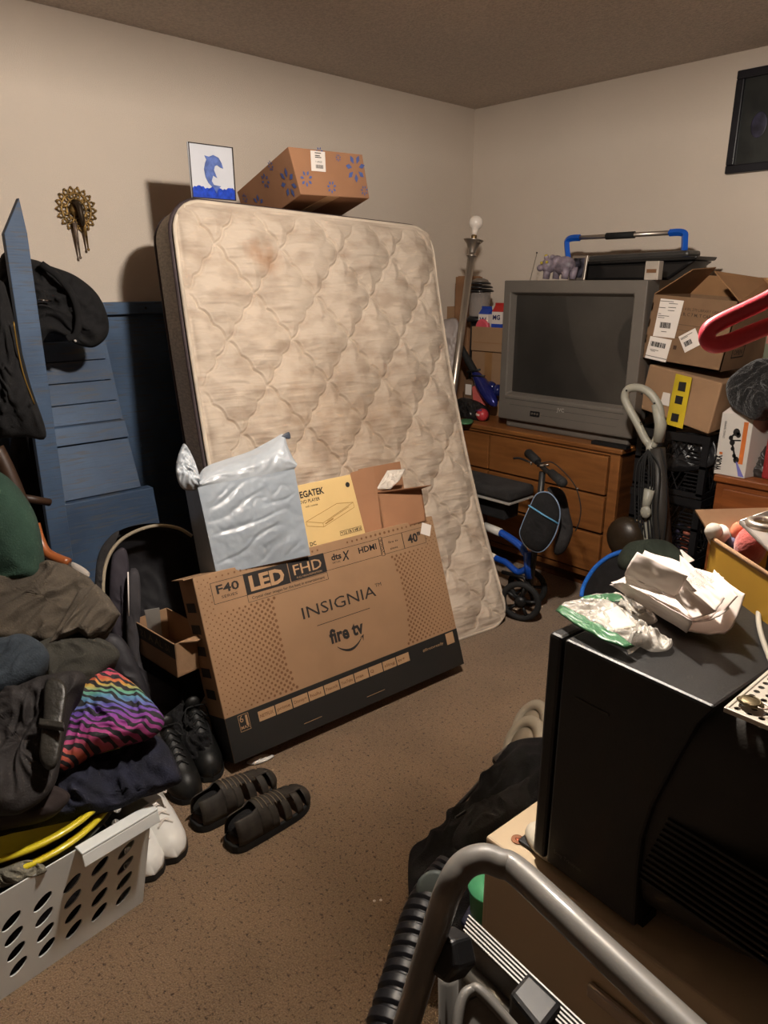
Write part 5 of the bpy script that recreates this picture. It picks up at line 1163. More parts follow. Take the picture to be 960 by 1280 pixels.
cloth_mb([(726, 747), (768, 742), (780, 748), (774, 752), (734, 753)], at(752, 748, Z=1.040), up, .003, .001, .002, 40, N=50, K=8).build('zip_strip', grn, zb2_, smooth=True)
o = cloth_mb([(790, 785), (803, 780), (816, 790), (840, 800), (836, 812), (815, 815), (797, 808), (786, 818), (782, 800)], at(810, 800, Z=1.032), up, .012, .003, .010, 34, N=80, K=16).build('crumpled_film', film, smooth=True); tag(o, 'crumpled clear plastic wrap in front of the papers on the black television', 'wrap')
def sheet(name, c4, label, curl=.0, cu=.0, n_=22, wv=.0012, seed=0):
    """a sheet of paper from four (px, py, z) corners, arched across by curl and along by cu"""
    a, b, c, d = [at(x, y, Z=z) for x, y, z in c4]; nn_ = (b-a).cross(d-a).normalized()
    if nn_.z < 0: nn_ = -nn_
    mb = MB(); mb.grid(lambda u, v: (a*(1-u)+b*u)*(1-v)+(d*(1-u)+c*u)*v+nn_*(curl*4*v*(1-v)+cu*4*u*(1-u)+wv*noise.noise(Vector((u*4, v*4, seed)))*2), n_, n_)
    o = mb.build(name, paper, smooth=True, solid=.0012); tag(o, label, 'paper'); return o
sheet('paper_sheet', [(764, 728, 1.034), (852, 786, 1.034), (905, 722, 1.070), (806, 688, 1.055)], 'big white sheet at the bottom of the paper heap', -.012, 0, seed=1)
sheet('paper_sheet', [(852, 786, 1.034), (905, 792, 1.040), (931, 742, 1.085), (893, 712, 1.078)], 'rounded right end of the bottom sheet curling up', -.014, -.004, seed=2)
sheet('paper_sheet', [(762, 731, 1.040), (858, 791, 1.040), (864, 776, 1.072), (783, 729, 1.066)], 'long folded edge of a white sheet along the front of the heap', .004, 0, seed=3)
sheet('paper_sheet', [(785, 730, 1.066), (866, 776, 1.062), (912, 760, 1.075), (850, 704, 1.080)], 'middle white sheet nested in the paper heap', -.008, 0, seed=4)
sheet('paper_sheet', [(866, 778, 1.060), (900, 770, 1.062), (922, 745, 1.095), (898, 716, 1.095)], 'narrow white sheet edge standing at the right of the heap', -.006, 0, seed=6)
sheet('folded_letter', [(781, 718, 1.085), (846, 748, 1.075), (860, 720, 1.115), (797, 690, 1.120)], 'folded blank letter raised at the left of the paper heap', .004, 0, seed=5)
sheet('folded_letter', [(783, 730, 1.070), (846, 749, 1.073), (846, 747, 1.077), (781, 718, 1.085)], 'underside of the raised folded letter', 0, 0, seed=5)
sheet('bent_letter', [(843, 746, 1.078), (866, 773, 1.072), (896, 764, 1.080), (854, 721, 1.112)], 'bent white letter corner under the printed letter', .004, 0, seed=7)
ps_ = sheet('printed_letter', [(850, 728, 1.098), (894, 764, 1.090), (906, 748, 1.100), (850, 694, 1.118)], 'white printed letter on top of the paper heap', .0, .002, seed=8)
pa, pb_, pc3 = at(850, 728, Z=1.098), at(894, 764, Z=1.090), at(850, 694, Z=1.118); NN_ = (pb_-pa).cross(pc3-pa).normalized(); NN_ = NN_ if NN_.z > 0 else -NN_; PP2 = pa+NN_*.0045
LT = fr3(onpl(864, 716, PP2, NN_), onpl(893, 736, PP2, NN_)-onpl(864, 716, PP2, NN_), onpl(868, 706, PP2, NN_)-onpl(864, 716, PP2, NN_))
mb = MB(); mb.T = LT; mb.text('INSTRUCTIONS', I, 0, .004, .006, y=0, width=.034); mb.text('FOR ASSEMBLY', I, 0, -.004, .005, y=0, width=.032); mb.text('AND CARE', I, .004, -.010, .005, y=0)
mb.text('please read and keep', I, -.002, -.045, .004, y=0, width=.03); mb.text('this information', I, -.002, -.051, .004, y=0, width=.026); mb.build('lettering', M_('grey_ink', (110, 104, 104), .8), ps_)
o = MB().hexa([at(850, 687, Z=1.10), at(858, 704, Z=1.09), at(868, 700, Z=1.09), at(852, 687, Z=1.101)], (0, 0, -.001)).build('paper_scrap', paper); tag(o, 'pointed corner of white paper sticking up behind the paper heap', 'paper')

# ------------------------------------------------------------------ mustard box of odds and ends
mu = thing('mustard_box', 'mustard yellow box full of odds and ends at the right frame edge', 'box', (2.85, -2.3, CZ))
mus = M_('mustard_card', (176, 134, 40), .6, var=.08)
RZ = 1.09
ra, rb = at(889, 672, Z=RZ), at(975, 728, Z=RZ); dd = (rb-ra).normalized(); pd = Vector((-dd.y, dd.x, 0))
if pd.y < 0: pd = -pd
BMZ = .70
def mcol(p, z): return Vector((p.x, p.y, z))
ra2, rb2 = ra+dd*.0, rb
na, nb, fa, fb_ = ra, rb, ra+pd*.22, rb+pd*.22
mb = MB()
for p, q, n_ in ((na, nb, pd), (fa, fb_, -pd), (na, fa, dd), (nb, fb_, -dd)): mb.hexa([mcol(p, BMZ), mcol(q, BMZ), mcol(q, RZ), mcol(p, RZ)], n_*.005)
mb.hexa([mcol(na, BMZ), mcol(nb, BMZ), mcol(fb_, BMZ), mcol(fa, BMZ)], (0, 0, .005))
mb.build('body', mus, mu)
MB().tube([na, nb, fb_, fa], .004, 6, closed=True).build('rim', card, mu, smooth=True)
MB().hexa([fa, fb_, fb_+Vector((0, .02, .07))+pd*.03, fa+Vector((0, .02, .06))+pd*.03], -pd*.004).build('flap', card, mu)
MB().hexa([na, fa, fa+Vector((-.03, 0, .035)), na+Vector((-.03, 0, .035))], (0, 0, .003)).build('flap', card, mu)
mb = MB(); mb.hexa([mcol(na+dd*.01+pd*.01, BMZ), mcol(nb+pd*.01, BMZ), mcol(fb_-pd*.01, BMZ), mcol(fa+dd*.01-pd*.01, BMZ)], (0, 0, .30)); mb.build('filling', M_('dark_filling', (40, 36, 36), .8), mu)
plush = M_('pink_plush', (190, 92, 86), .9, var=.1, vs=30, bump=.3, bs=200, sheen=.4)
o = thing('pink_plush_toy', 'pink plush toy poking out of the mustard box', 'toy', tuple(at(937, 680, Z=1.05)))
MB().sphere(at(938, 683, Z=1.085), .026, 20, (.85, 1, 1.25)).build('head', plush, o, smooth=True); MB().sphere(at(922, 664, Z=1.10), .0105, 14, (1, 1, 1.4)).build('ear', M_('peach_plush', (206, 120, 92), .9), o, smooth=True)
MB().sphere(at(926, 680, Z=1.075), .014, 14).build('paw', plush, o, smooth=True)
o = thing('lotion_tube', 'white tube with a teal band standing in the left of the mustard box', 'tube', tuple(at(903, 672, Z=1.04)))
MB().tube([at(907, 690, Z=1.05), at(900, 665, Z=1.10)], [.012, .013], 14).build('tube', label_m, o, smooth=True); MB().tube([at(904, 680, Z=1.07), at(902, 671, Z=1.09)], .0136, 14).build('band', M_('teal_band', (90, 150, 136), .5), o, smooth=True)
o = MB().tube([at(897, 680, Z=1.05), at(892, 664, Z=1.10)], [.011, .013], 14).sphere(at(892, 664, Z=1.10), .013, 12).build('white_roll', M_('white_roll', (196, 190, 178), .6), smooth=True); tag(o, 'white roll leaning at the left end of the mustard box', 'roll')
o = MB().sphere(at(914, 678, Z=1.085), .008, 12).build('blue_ball', M_('pale_blue', (110, 120, 150), .4), smooth=True); tag(o, 'tiny pale blue ball beside the pink plush toy', 'ball')
o = MB().sphere(at(919, 652, Z=1.085), .016, 14, (1.3, 1, .8)).build('green_pouch', M_('dark_green', (44, 66, 46), .7), smooth=True); tag(o, 'dark green bundle behind the pink plush toy', 'bundle')
o = thing('steel_tray', 'grey metal tray with a coiled ring at the right edge above the mustard box', 'tray', tuple(at(955, 655, Z=1.11)))
mg = M_('dull_metal', (170, 164, 158), .35, .4)
MB().hexa([at(923, 650, Z=1.13), at(965, 690, Z=1.10), at(1000, 660, Z=1.13), at(960, 637, Z=1.15)], (0, 0, -.006)).build('tray', mg, o, bevel=.002)
q = at(957, 655, Z=1.145); MB().tube([q+Vector((.020*math.cos(2*PI*k/20), .020*math.sin(2*PI*k/20), 0)) for k in range(20)], .006, 8, closed=True).build('ring', steel, o, smooth=True)
MB().hexa([mcol(at(960, 690, Z=1.10), BMZ+.3), mcol(at(1000, 690, Z=1.1), BMZ+.3), mcol(at(1000, 690, Z=1.1), 1.095), mcol(at(960, 690, Z=1.1), 1.095)], pd*.03).build('support', M_('dark_filling_b', (40, 36, 36), .8), o)
o = MB().tube(curve([at(951, 742, Z=1.03), at(948, 770, Z=1.03), at(952, 795, Z=1.03), at(965, 830, Z=1.03)], 6), .0035, 8).build('white_cable', M_('white_cable', (150, 144, 132), .5), smooth=True); tag(o, 'pale cable lying over the right rear of the black television', 'cable')

# ------------------------------------------------------------------ pink tub at the right with its handle
pk = M_('pink_red_plastic', (214, 66, 84), .4, var=.04)
pkt = thing('pink_tub', 'pink plastic tub whose long handle reaches in from the right edge', 'tub', (3.0, -2.6, 1.3))
Hd = lambda x, y, d=.80: at(x, y, D=d)
MB().tube(curve([Hd(1540, 60), Hd(1250, 215), Hd(1035, 330), Hd(1000, 349), Hd(960, 374), Hd(925, 391), Hd(900, 403), Hd(887, 412), Hd(884, 424), Hd(892, 431), Hd(910, 428), Hd(935, 418), Hd(960, 408), Hd(1000, 392), Hd(1035, 380), Hd(1250, 300), Hd(1540, 180)], 6), .0085, 12, flat=1.15).build('handle', pk, pkt, smooth=True)
pc_ = Hd(1540, 120)
rgt = (ROT @ Vector((1, 0, 0))); rgt.z = 0; rgt.normalize()
TC = pc_+rgt*.125; TC.z = 0
zt_ = pc_.z+.03
MB().lathe([(.0, zt_-.20), (.095, zt_-.20), (.12, zt_), (.126, zt_), (.126, zt_-.006), (.10, zt_-.205), (0, zt_-.205)], 32, Matrix.Translation(TC)).build('tub', pk, pkt, smooth=True)
zs = zt_-.2055
tw = thing('wooden_stool', 'tall dark wooden stand outside the right edge under the pink tub', 'stand', tuple(TC))
MB().lathe([(0, zs-.025), (.125, zs-.025), (.125, zs-.001), (0, zs-.001)], 32, Matrix.Translation(TC)).build('seat', oak_d, tw)
for k in range(4):
    a = PI/2*k+.2; MB().tube([TC+Vector((.09*math.cos(a), .09*math.sin(a), zs-.02)), TC+Vector((.11*math.cos(a), .11*math.sin(a), 0))], .014, 10).build('leg', oak_d, tw, smooth=True)

# ------------------------------------------------------------------ folded stroller
sg = thing('folded_stroller', 'folded black stroller with beige wheels lying beside the beige cabinet', 'stroller', tuple(at(600, 1060, Z=0)))
nst = (-.15, -.35, 1)
cloth_mb([(513, 1140), (512, 1066), (535, 1048), (556, 1030), (560, 1014), (585, 1003), (603, 985), (610, 968), (630, 945), (640, 928), (665, 922), (700, 925), (720, 960), (700, 1000), (640, 1060), (615, 1110), (600, 1160), (560, 1170), (530, 1165)], at(600, 1050, Z=.24), nst, .03, .20, .022, 6, (1.5, .8), 3, center=(600, 1060), N=130, ang=.6).build('canopy_fabric', blk_cl, sg, smooth=True)
cloth_mb([(560, 1040), (590, 1010), (640, 985), (690, 960), (700, 985), (640, 1025), (600, 1055), (575, 1065)], at(620, 1010, Z=.29), nst, .02, .05, .012, 9, N=80, ang=.6).build('seat_fabric', blk_c2, sg, smooth=True)
wb = M_('beige_tyre', (150, 140, 122), .6, var=.08); wb2 = M_('beige_hub', (130, 118, 100), .5)
for x, y, z_, r in ((655, 932, .14, .092), (664, 908, .11, .088)):
    cpt = at(x, y, Z=z_); M1 = fr3(cpt, (.75, -.1, .5), (-.45, -.75, .6))
    o = MB().lathe([(r*.62, -.014), (r*.9, -.015), (r, -.006), (r, .006), (r*.9, .015), (r*.62, .014), (r*.6, 0)], 36, M1).build('wheel', wb, sg, smooth=True)
    MB().lathe([(.01, -.018), (r*.3, -.012), (r*.64, -.008), (r*.64, .008), (r*.3, .012), (.01, .018)], 24, M1).build('hub', wb2, o, smooth=True)
MB().tube([at(619, 952, Z=.16), at(640, 934, Z=.19)], .013, 14).build('frame_tube', M_('grey_tube', (110, 104, 98), .4, .4), sg, smooth=True)
MB().tube([at(618.5, 952.5, Z=.16), at(620.5, 951, Z=.1602)], .0095, 12).build('tube_hole', blk, sg, smooth=True)
MB().tube([at(565, 1016, Z=.25), at(600, 978, Z=.26)], .006, 8).tube([at(570, 1022, Z=.28), at(582, 1014, Z=.28)], .003, 6).build('strap', blk_s, sg, smooth=True)

# ------------------------------------------------------------------ hose, bin, cups in the bottom corner
hs = thing('ribbed_hose', 'black ribbed hose rising behind the left leg of the step stool', 'hose', tuple(at(520, 1200, Z=0)))
hp = curve([at(566, 1090, D=1.36), at(545, 1115, D=1.33), at(527, 1150, D=1.28), at(512, 1200, D=1.22), at(494, 1260, D=1.15), at(470, 1340, D=1.08), at(450, 1440, D=1.02)], 40)
mb = MB(); mb.tube(hp, [.034+.0035*(1 if (i % 12) < 8 else -1) for i in range(len(hp))], 16); mb.build('hose', M_('black_hose', (16, 16, 20), .45), hs, smooth=True)
MB().tube([hp[-1], Vector((hp[-1].x, hp[-1].y, .02))], .036, 16).build('lower_hose', M_('black_hose_b', (18, 18, 22), .35), hs, smooth=True)
o = MB().lathe([(0, 0), (.034, 0), (.036, .008), (.03, .012), (0, .012)], 28, fr3(at(545, 1112, D=1.30), (.6, .2, -.5), (-.4, -.5, .7))).build('hose_cap', M_('grey_cap', (96, 104, 100), .5), hs, smooth=True, label='grey round cap')
bnb = thing('dark_blue_bin', 'dark blue plastic bin behind the step stool against the beige cabinet', 'bin', tuple(at(600, 1180, Z=0)))
MB().hexa([at(575, 1150, Z=.42), at(650, 1230, Z=.42), at(640, 1150, Z=.42), at(600, 1105, Z=.42)], (0, 0, -.419)).build('bin', M_('navy_plastic', (22, 26, 48), .35), bnb, bevel=.006)
MB().tube([at(590, 1135, Z=.44), at(620, 1170, Z=.44)], .005, 8).build('rim', M_('navy_plastic_b', (34, 42, 76), .3), bnb, smooth=True)
o = MB().lathe([(0, 0), (.03, 0), (.034, .05), (.036, .052), (.036, .056), (0, .056)], 28, Matrix.Translation(at(610, 1140, Z=.44))).build('green_cup', M_('mint_plastic', (70, 148, 104), .45), smooth=True); tag(o, 'mint green cup in the gap behind the step stool rail', 'cup')

# ------------------------------------------------------------------ step stool
ss = thing('step_stool', 'white tubular folding step stool with ribbed aluminium treads, closest to the camera', 'step stool', tuple(at(620, 1250, Z=0)))
tubew = M_('cream_tube_paint', (108, 105, 100), .46, var=.03, coat=.3)
Z8 = .88
L0_ = at(548, 1150, Z=.80); L1_ = at(507, 1285, Z=.655); dl = (L1_-L0_).normalized(); L2_ = L1_+dl*((.02-L1_.z)/dl.z)
B0 = at(650, 1092, Z=Z8); B1 = at(845, 1275, Z=Z8); bd = (B1-B0).normalized(); B2 = B0+bd*.40; off = (B2+bd*.05)-at(566, 1100, Z=.87)
left = [L2_, L1_, L0_, at(563, 1108, Z=.855), at(580, 1082, Z=.875), at(603, 1073, Z=.882), at(625, 1079, Z=.881)]
right = [B2, B2+bd*.03+Vector((0, 0, -.004)), B2+bd*.05+dl*.03, L1_+off, L2_+off]
path = curve(left+[B0]+[B0+bd*.1, B0+bd*.2, B0+bd*.3]+right, 8)
MB().tube(path, .0150, 14, flat=1.0).build('frame_rail', tubew, ss, smooth=True)
# front treads
alu = M_('ribbed_aluminium', (120, 118, 114), .45, .2, var=.03); alu_d = M_('dark_aluminium', (96, 92, 88), .4, .6)
def tread(name, a, b, wv, nr, mat_, par):
    a, b = Vector(a), Vector(b); d = (b-a); mb = MB()
    nrm = d.cross(wv).normalized()
    if nrm.z < 0: nrm = -nrm
    mb.hexa([a, b, b+wv, a+wv], -nrm*.004)
    for k in range(nr): 
        o1 = wv*((k+.2)/nr); o2 = wv*((k+.62)/nr); mb.hexa([a+o1, b+o1, b+o2, a+o2], nrm*.004)
    return mb.build(name, mat_, par)
t0, t1 = at(579, 1166, Z=.70), at(716, 1300, Z=.70); tw_ = at(587, 1144, Z=.703)-t0
tread('tread', t0, t0+(t1-t0)*1.8, tw_, 5, alu, ss)
MB().hexa([t0, t0+(t1-t0)*1.8, t0+(t1-t0)*1.8+Vector((0, -.004, -.05)), t0+Vector((0, -.004, -.05))], (.004, .006, 0)).build('tread_front', alu_d, ss)
ta, tb_ = at(560, 1218, Z=.665), at(660, 1330, Z=.665)
MB().tube([at(588, 1215, Z=.66), at(650, 1285, Z=.66)], .012, 12).build('cross_tube', M_('grey_cross_tube', (120, 116, 108), .35, .5), ss, smooth=True)
MB().hexa([at(566, 1195, Z=.655), at(640, 1275, Z=.655), at(610, 1290, Z=.64), at(560, 1215, Z=.64)], (0, 0, -.01)).build('lower_plate', alu_d, ss, bevel=.002)
cq = at(640, 1245, Z=.71); cdir = (t1-t0).normalized()
c4 = [at(x, y, Z=.712) for x, y in ((636, 1240), (660, 1212), (704, 1254), (676, 1290))]
MB().hexa(c4, (0, 0, -.06)).build('clip', blk, ss, bevel=.006, label='black plastic bracket around the tread')
hk = at(562, 1193, Z=.755)
mb = MB(); mb.lathe([(0, -.02), (.022, -.02), (.026, -.014), (.026, .012), (.021, .018), (0, .018)], 6, fr3(hk, (1, 0, .2), (CAM-hk)+Vector((.35, 0, -.35)))); mb.build('knob', blk, ss, bevel=.003, label='black hinge knob')
mb = MB(); mb.lathe([(.0, 0), (.006, .0), (.006, .002), (.0, .003)], 14, fr3(hk+((CAM-hk)+Vector((.35, 0, -.35))).normalized()*.019, (1, 0, .2), (CAM-hk)+Vector((.35, 0, -.35)))); mb.build('bolt', steel, ss)
# second white panel at the very bottom
wp = [at(571, 1300, Z=.71), at(578, 1250, Z=.735), at(590, 1238, Z=.74), at(602, 1240, Z=.74), at(650, 1300, Z=.72)]
MB().hexa([wp[0], wp[4], wp[3], wp[1]], (0, .004, -.012)).build('platform', tubew, ss, bevel=.003, label='cream platform panel')
MB().tube(curve([at(566, 1310, Z=.715), at(577, 1252, Z=.738), at(590, 1238, Z=.742), at(604, 1243, Z=.742), at(660, 1305, Z=.72)], 6), .006, 10).build('platform_edge', tubew, ss, smooth=True)
for dx in (0, 1): MB().tube([L0_+off*dx+Vector((0, .02, -.10)), Vector((L0_.x+off.x*dx, L0_.y+.22, .01)) if False else L0_+off*dx+Vector((.0, .05, -.78))], .012, 12).build('rear_leg', tubew, ss, smooth=True)

# ------------------------------------------------------------------ laundry basket
lb_ = thing('laundry_basket', 'white plastic laundry basket with slanted oval holes in the left foreground', 'basket', (1.5, -3.4, 0))
wht = M_('white_plastic_basket', (226, 230, 228), .45, var=.03)
C0 = at(178, 1127, Z=0); C1 = at(0, 1250, Z=0); uL = (C1-C0).normalized(); nL = Vector((uL.y, -uL.x, 0)); nL = nL if nL.x > 0 else -nL
HB, FL, LL, WW = .285, .035, .56, .44
def bside(o0, u, n, L, cols, c0=.045, cs=.060, hasscoop=False):
    """one flared side wall as a grid of cells, some with slanted oval holes"""
    mb = MB(); rz0, rs = .062, .0455
    xs = [0]+[c0-cs/2+cs*k for k in range(cols+1)]+[L]; zs_ = [0]+[rz0-rs/2+rs*k for k in range(5)]+[HB]
    def P(s, z): 
        f_ = z/HB; s2 = s+(s/L-.5)*2*FL*f_; return o0+u*s2+n*(FL*f_)+Vector((0, 0, z))
    for i in range(len(xs)-1):
        for j in range(len(zs_)-1):
            a, b, c, d = xs[i], xs[i+1], zs_[j], zs_[j+1]
            if 0 < i <= cols and 0 < j <= 4:
                cx, cz = (a+b)/2, (c+d)/2; N_ = 16; ring = []; out = []
                for k in range(N_):
                    t = 2*PI*k/N_+PI/4; ex, ez = .0235*math.cos(t), .0115*math.sin(t); an = -.72
                    x_, z_ = ex*math.cos(an)-ez*math.sin(an), ex*math.sin(an)+ez*math.cos(an); ring.append((cx+x_, cz+z_))
                for x_, z_ in ring:
                    dx, dz = x_-cx, z_-cz; m_ = max(abs(dx)/((b-a)/2), abs(dz)/((d-c)/2)); out.append((cx+dx/m_, cz+dz/m_))
                mb.add([P(*q) for q in ring]+[P(*q) for q in out], [(k, (k+1) % N_, N_+(k+1) % N_, N_+k) for k in range(N_)])
                for cc_ in ((a, c), (b, c), (b, d), (a, d)):
                    aa = [math.atan2(q[1]-cz, q[0]-cx) for q in out]; tc_ = math.atan2(cc_[1]-cz, cc_[0]-cx)
                    for k in range(N_):
                        p0_, p1_ = out[k], out[(k+1) % N_]
                        if (abs(p0_[0]-cc_[0]) < 1e-6 and abs(p1_[1]-cc_[1]) < 1e-6) or (abs(p0_[1]-cc_[1]) < 1e-6 and abs(p1_[0]-cc_[0]) < 1e-6):
                            mb.add([P(*p0_), P(*cc_), P(*p1_)], [(0, 1, 2)])
            else:
                top = d
                mb.add([P(a, c), P(b, c), P(b, top), P(a, top)], [(0, 1, 2, 3)])
    return mb, P
mb1, P1_ = bside(C0, uL, nL, LL, 5, .055)
mb1.build('side_wall', wht, lb_, solid=.003, label='long side wall with oval holes')
oB = C0; uB = -nL; nB = -uL
mb2, P2_ = bside(C0, uB, nB, WW, 5, .07); mb2.build('side_wall', wht, lb_, solid=.003)
mb3, P3_ = bside(C0+uL*LL, uB, uL, WW, 5, .07); mb3.build('side_wall', wht, lb_, solid=.003)
mb4, P4_ = bside(C0+uB*WW, uL, -nL, LL, 5, .055); mb4.build('side_wall', wht, lb_, solid=.003)
MB().hexa([C0+Vector((0, 0, .002)), C0+uL*LL+Vector((0, 0, .002)), C0+uL*LL+uB*WW+Vector((0, 0, .002)), C0+uB*WW+Vector((0, 0, .002))], (0, 0, .004)).build('bottom', wht, lb_)
rim = [P1_(0, HB), P1_(LL, HB), P3_(WW, HB), P2_(WW, HB)]
def rimseg(a, b, name='rim'):
    d = (b-a).normalized(); n_ = Vector((d.y, -d.x, 0)); cen = C0+uL*LL/2+uB*WW/2
    if n_.dot(a-cen) < 0: n_ = -n_
    MB().hexa([a-n_*.004, b-n_*.004, b+n_*.028, a+n_*.028], (0, 0, .006)).hexa([a+n_*.024, b+n_*.024, b+n_*.030+Vector((0, 0, -.028)), a+n_*.030+Vector((0, 0, -.028))], n_*.004).build(name, wht, lb_, bevel=.002)
rimseg(P1_(-.0, HB), P1_(.165, HB)); rimseg(P1_(.335, HB), P1_(LL, HB)); rimseg(rim[0], rim[3]); rimseg(rim[1], rim[2]); rimseg(rim[2], rim[3])

mb = MB(); ia = C0+uL*.03-nL*.03; mb.hexa([ia, ia+uL*(LL-.06), ia+uL*(LL-.06)+uB*(WW-.06), ia+uB*(WW-.06)], (0, 0, .215))
o = mb.build('dark_laundry', M_('plum_black_cloth', (24, 17, 18), .95, bump=.5, bs=60), bevel=.02, seg=3); tag(o, 'dark laundry filling the white basket, seen through its holes', 'laundry')
# yellow bowls and the grey tub in the basket
yl_ = M_('yellow_plastic', (206, 188, 40), .3, var=.03, coat=.3)
cb = at(8, 984, Z=.32); edge = at(148, 986, Z=.32); rb_ = min(.27, (edge-cb).length)
def bowl(name, c, r, h, m, label, cat, tilt=0, grp=None):
    t = thing(name, label, cat, tuple(c), 0, grp); M1 = Matrix.Translation(c) @ Matrix.Rotation(tilt, 4, 'Y')
    MB().lathe([(0, -h), (r*.6, -h), (r*.9, -.012), (r*.93, -.001), (r*.90, -.001), (r*.87, -.012), (r*.57, -h+.004), (0, -h+.004)], 56, M1).build('bowl', m, t, smooth=True)
    MB().tube([M1 @ Vector((r*.955*math.cos(2*PI*k/56), r*.955*math.sin(2*PI*k/56), 0)) for k in range(56)], .0075, 8, closed=True, flat=.8).build('rim', m, t, smooth=True)
bowl('yellow_basin', cb, rb_, .10, yl_, 'yellow plastic basin on top of the two in the laundry basket', 'basin', -.03)
bowl('yellow_basin', cb+Vector((.008, -.008, -.016)), rb_*1.01, .10, yl_, 'yellow plastic basin nested beneath the upper yellow one', 'basin', .02)
bowl('grey_basin', cb+Vector((.012, -.0, -.045)), rb_*.95, .12, M_('grey_knit_plastic', (96, 98, 88), .6, var=.2, vs=60), 'grey ribbed tub under the yellow basins in the laundry basket', 'basin')
o = cloth_mb([(0, 1085), (30, 1075), (50, 1078), (58, 1090), (30, 1100), (0, 1110), (-30, 1110), (-30, 1085)], P1_(.30, HB)+Vector((-.03, 0, -.01)), (1, -.3, .6), .02, .03, .01, 18, N=60).build('grey_towel', M_('grey_terry', (116, 112, 98), .95, bump=.5, bs=150), smooth=True); tag(o, 'grey towel edge bulging through the hand hole of the laundry basket', 'towel')

# ------------------------------------------------------------------ clothes heaped on the basket
navy = M_('navy_cloth', (24, 26, 42), .9, var=.2, vs=20, bump=.3, bs=250); olive = M_('olive_grey_cloth', (70, 62, 52), .95, var=.15, vs=12, bump=.3, bs=250)
teal = M_('teal_grey_cloth', (44, 52, 60), .95, var=.15, bump=.3, bs=250); green = M_('dark_green_cloth_b', (34, 58, 46), .95, var=.12, bump=.3, bs=250)
def garment(name, px, P, n, bulge, thick, wr, ws, m, label, cat, **k):
    o = cloth_mb(px, P, n, bulge, thick, wr, ws, N=k.pop('N', 120), K=k.pop('K', 26), **k).build(name, m, smooth=True); tag(o, label, cat); return o
UPc = (.45, -.25, 1)
garment('navy_jacket', [(62, 1028), (66, 1000), (72, 965), (105, 948), (150, 935), (190, 918), (208, 930), (220, 952), (228, 975), (212, 984), (190, 990), (160, 1005), (128, 1014), (95, 1022), (40, 1034), (0, 1042), (-40, 1046), (-40, 990), (20, 980)], at(120, 1000, Z=.335), UPc, .03, .04, .020, 10, navy, 'navy quilted jacket on top of the laundry basket under the zebra cloth', 'jacket', center=(100, 1000))
def zebra():
    m = bpy.data.materials.new('rainbow_zebra'); m.use_nodes = True; nt = m.node_tree; N = nt.nodes; L = nt.links; b = N['Principled BSDF']; b.inputs['Roughness'].default_value = .8
    uv = N.new('ShaderNodeTexCoord'); sp = N.new('ShaderNodeSeparateXYZ'); L.new(uv.outputs['UV'], sp.inputs[0])
    cr = N.new('ShaderNodeValToRGB'); e = cr.color_ramp.elements
    L.new(sp.outputs[1], cr.inputs[0])
    stops = [(0, (205, 90, 90)), (.10, (226, 110, 80)), (.22, (196, 74, 140)), (.38, (150, 66, 170)), (.50, (110, 90, 190)), (.60, (96, 150, 190)), (.68, (110, 180, 140)), (.75, (206, 170, 70)), (.82, (214, 100, 70)), (.92, (190, 60, 110))]
    e[0].position = 0; e[0].color = (*[v*.62 for v in lin(stops[0][1])], 1); e[1].position = .1; e[1].color = (*[v*.62 for v in lin(stops[1][1])], 1)
    for p, c in stops[2:]: x = e.new(p); x.color = (*[v*.62 for v in lin(c)], 1)
    mp = N.new('ShaderNodeMapping'); mp.inputs['Rotation'].default_value = (0, 0, .35); L.new(uv.outputs['UV'], mp.inputs[0])
    wv = N.new('ShaderNodeTexWave'); wv.bands_direction = 'Y'; wv.inputs['Scale'].default_value = 4.6; wv.inputs['Distortion'].default_value = 7; wv.inputs['Detail'].default_value = 1.5; wv.inputs['Detail Scale'].default_value = 1.4; L.new(mp.outputs[0], wv.inputs[0])
    r = N.new('ShaderNodeValToRGB'); r.color_ramp.elements[0].position = .40; r.color_ramp.elements[1].position = .48; L.new(wv.outputs[1], r.inputs[0])
    x = N.new('ShaderNodeMix'); x.data_type = 'RGBA'; L.new(r.outputs[0], x.inputs[0]); x.inputs[6].default_value = (.012, .011, .014, 1); L.new(cr.outputs[0], x.inputs[7]); L.new(x.outputs[2], b.inputs['Base Color'])
    return m
garment('zebra_blanket', [(130, 835), (150, 842), (178, 864), (203, 893), (204, 908), (190, 922), (160, 930), (140, 936), (108, 946), (72, 964), (74, 920), (84, 878), (104, 852)], at(140, 900, Z=.47), (.5, -.3, .9), .045, .06, .013, 12, zebra(), 'rainbow zebra striped cloth bundled on the navy jacket', 'blanket')
garment('black_bag', [(0, 852), (50, 845), (95, 838), (108, 850), (92, 876), (80, 925), (66, 985), (30, 1015), (0, 1020), (-50, 1020), (-50, 850)], at(45, 930, Z=.53), (.6, -.35, .8), .04, .09, .018, 11, M_('brown_black_cloth', (34, 29, 28), .8, var=.15, bump=.2, bs=200), 'dark brown bag with a leather strap on the heap at the left edge', 'bag', center=(30, 930), seed=2)
bs_ = M_('dark_leather', (44, 42, 38), .4, var=.2, bump=.2, bs=120)
o = thing('leather_strap', 'dark leather buckled strap hanging down over the brown bag', 'belt', tuple(at(66, 905, Z=.6)))
cloth_mb([(58, 850), (82, 856), (79, 900), (74, 945), (66, 962), (54, 958), (49, 940), (54, 895)], at(66, 905, Z=.585), (.6, -.35, .8), .006, .006, .001, 10, N=60, K=10).build('strap', bs_, o, smooth=True)
MB().tube(curve([at(x, y, Z=.60) for x, y in ((66, 850), (78, 848), (88, 850), (84, 862), (76, 866))], 4), .003, 6).build('buckle', chrome, o, smooth=True)
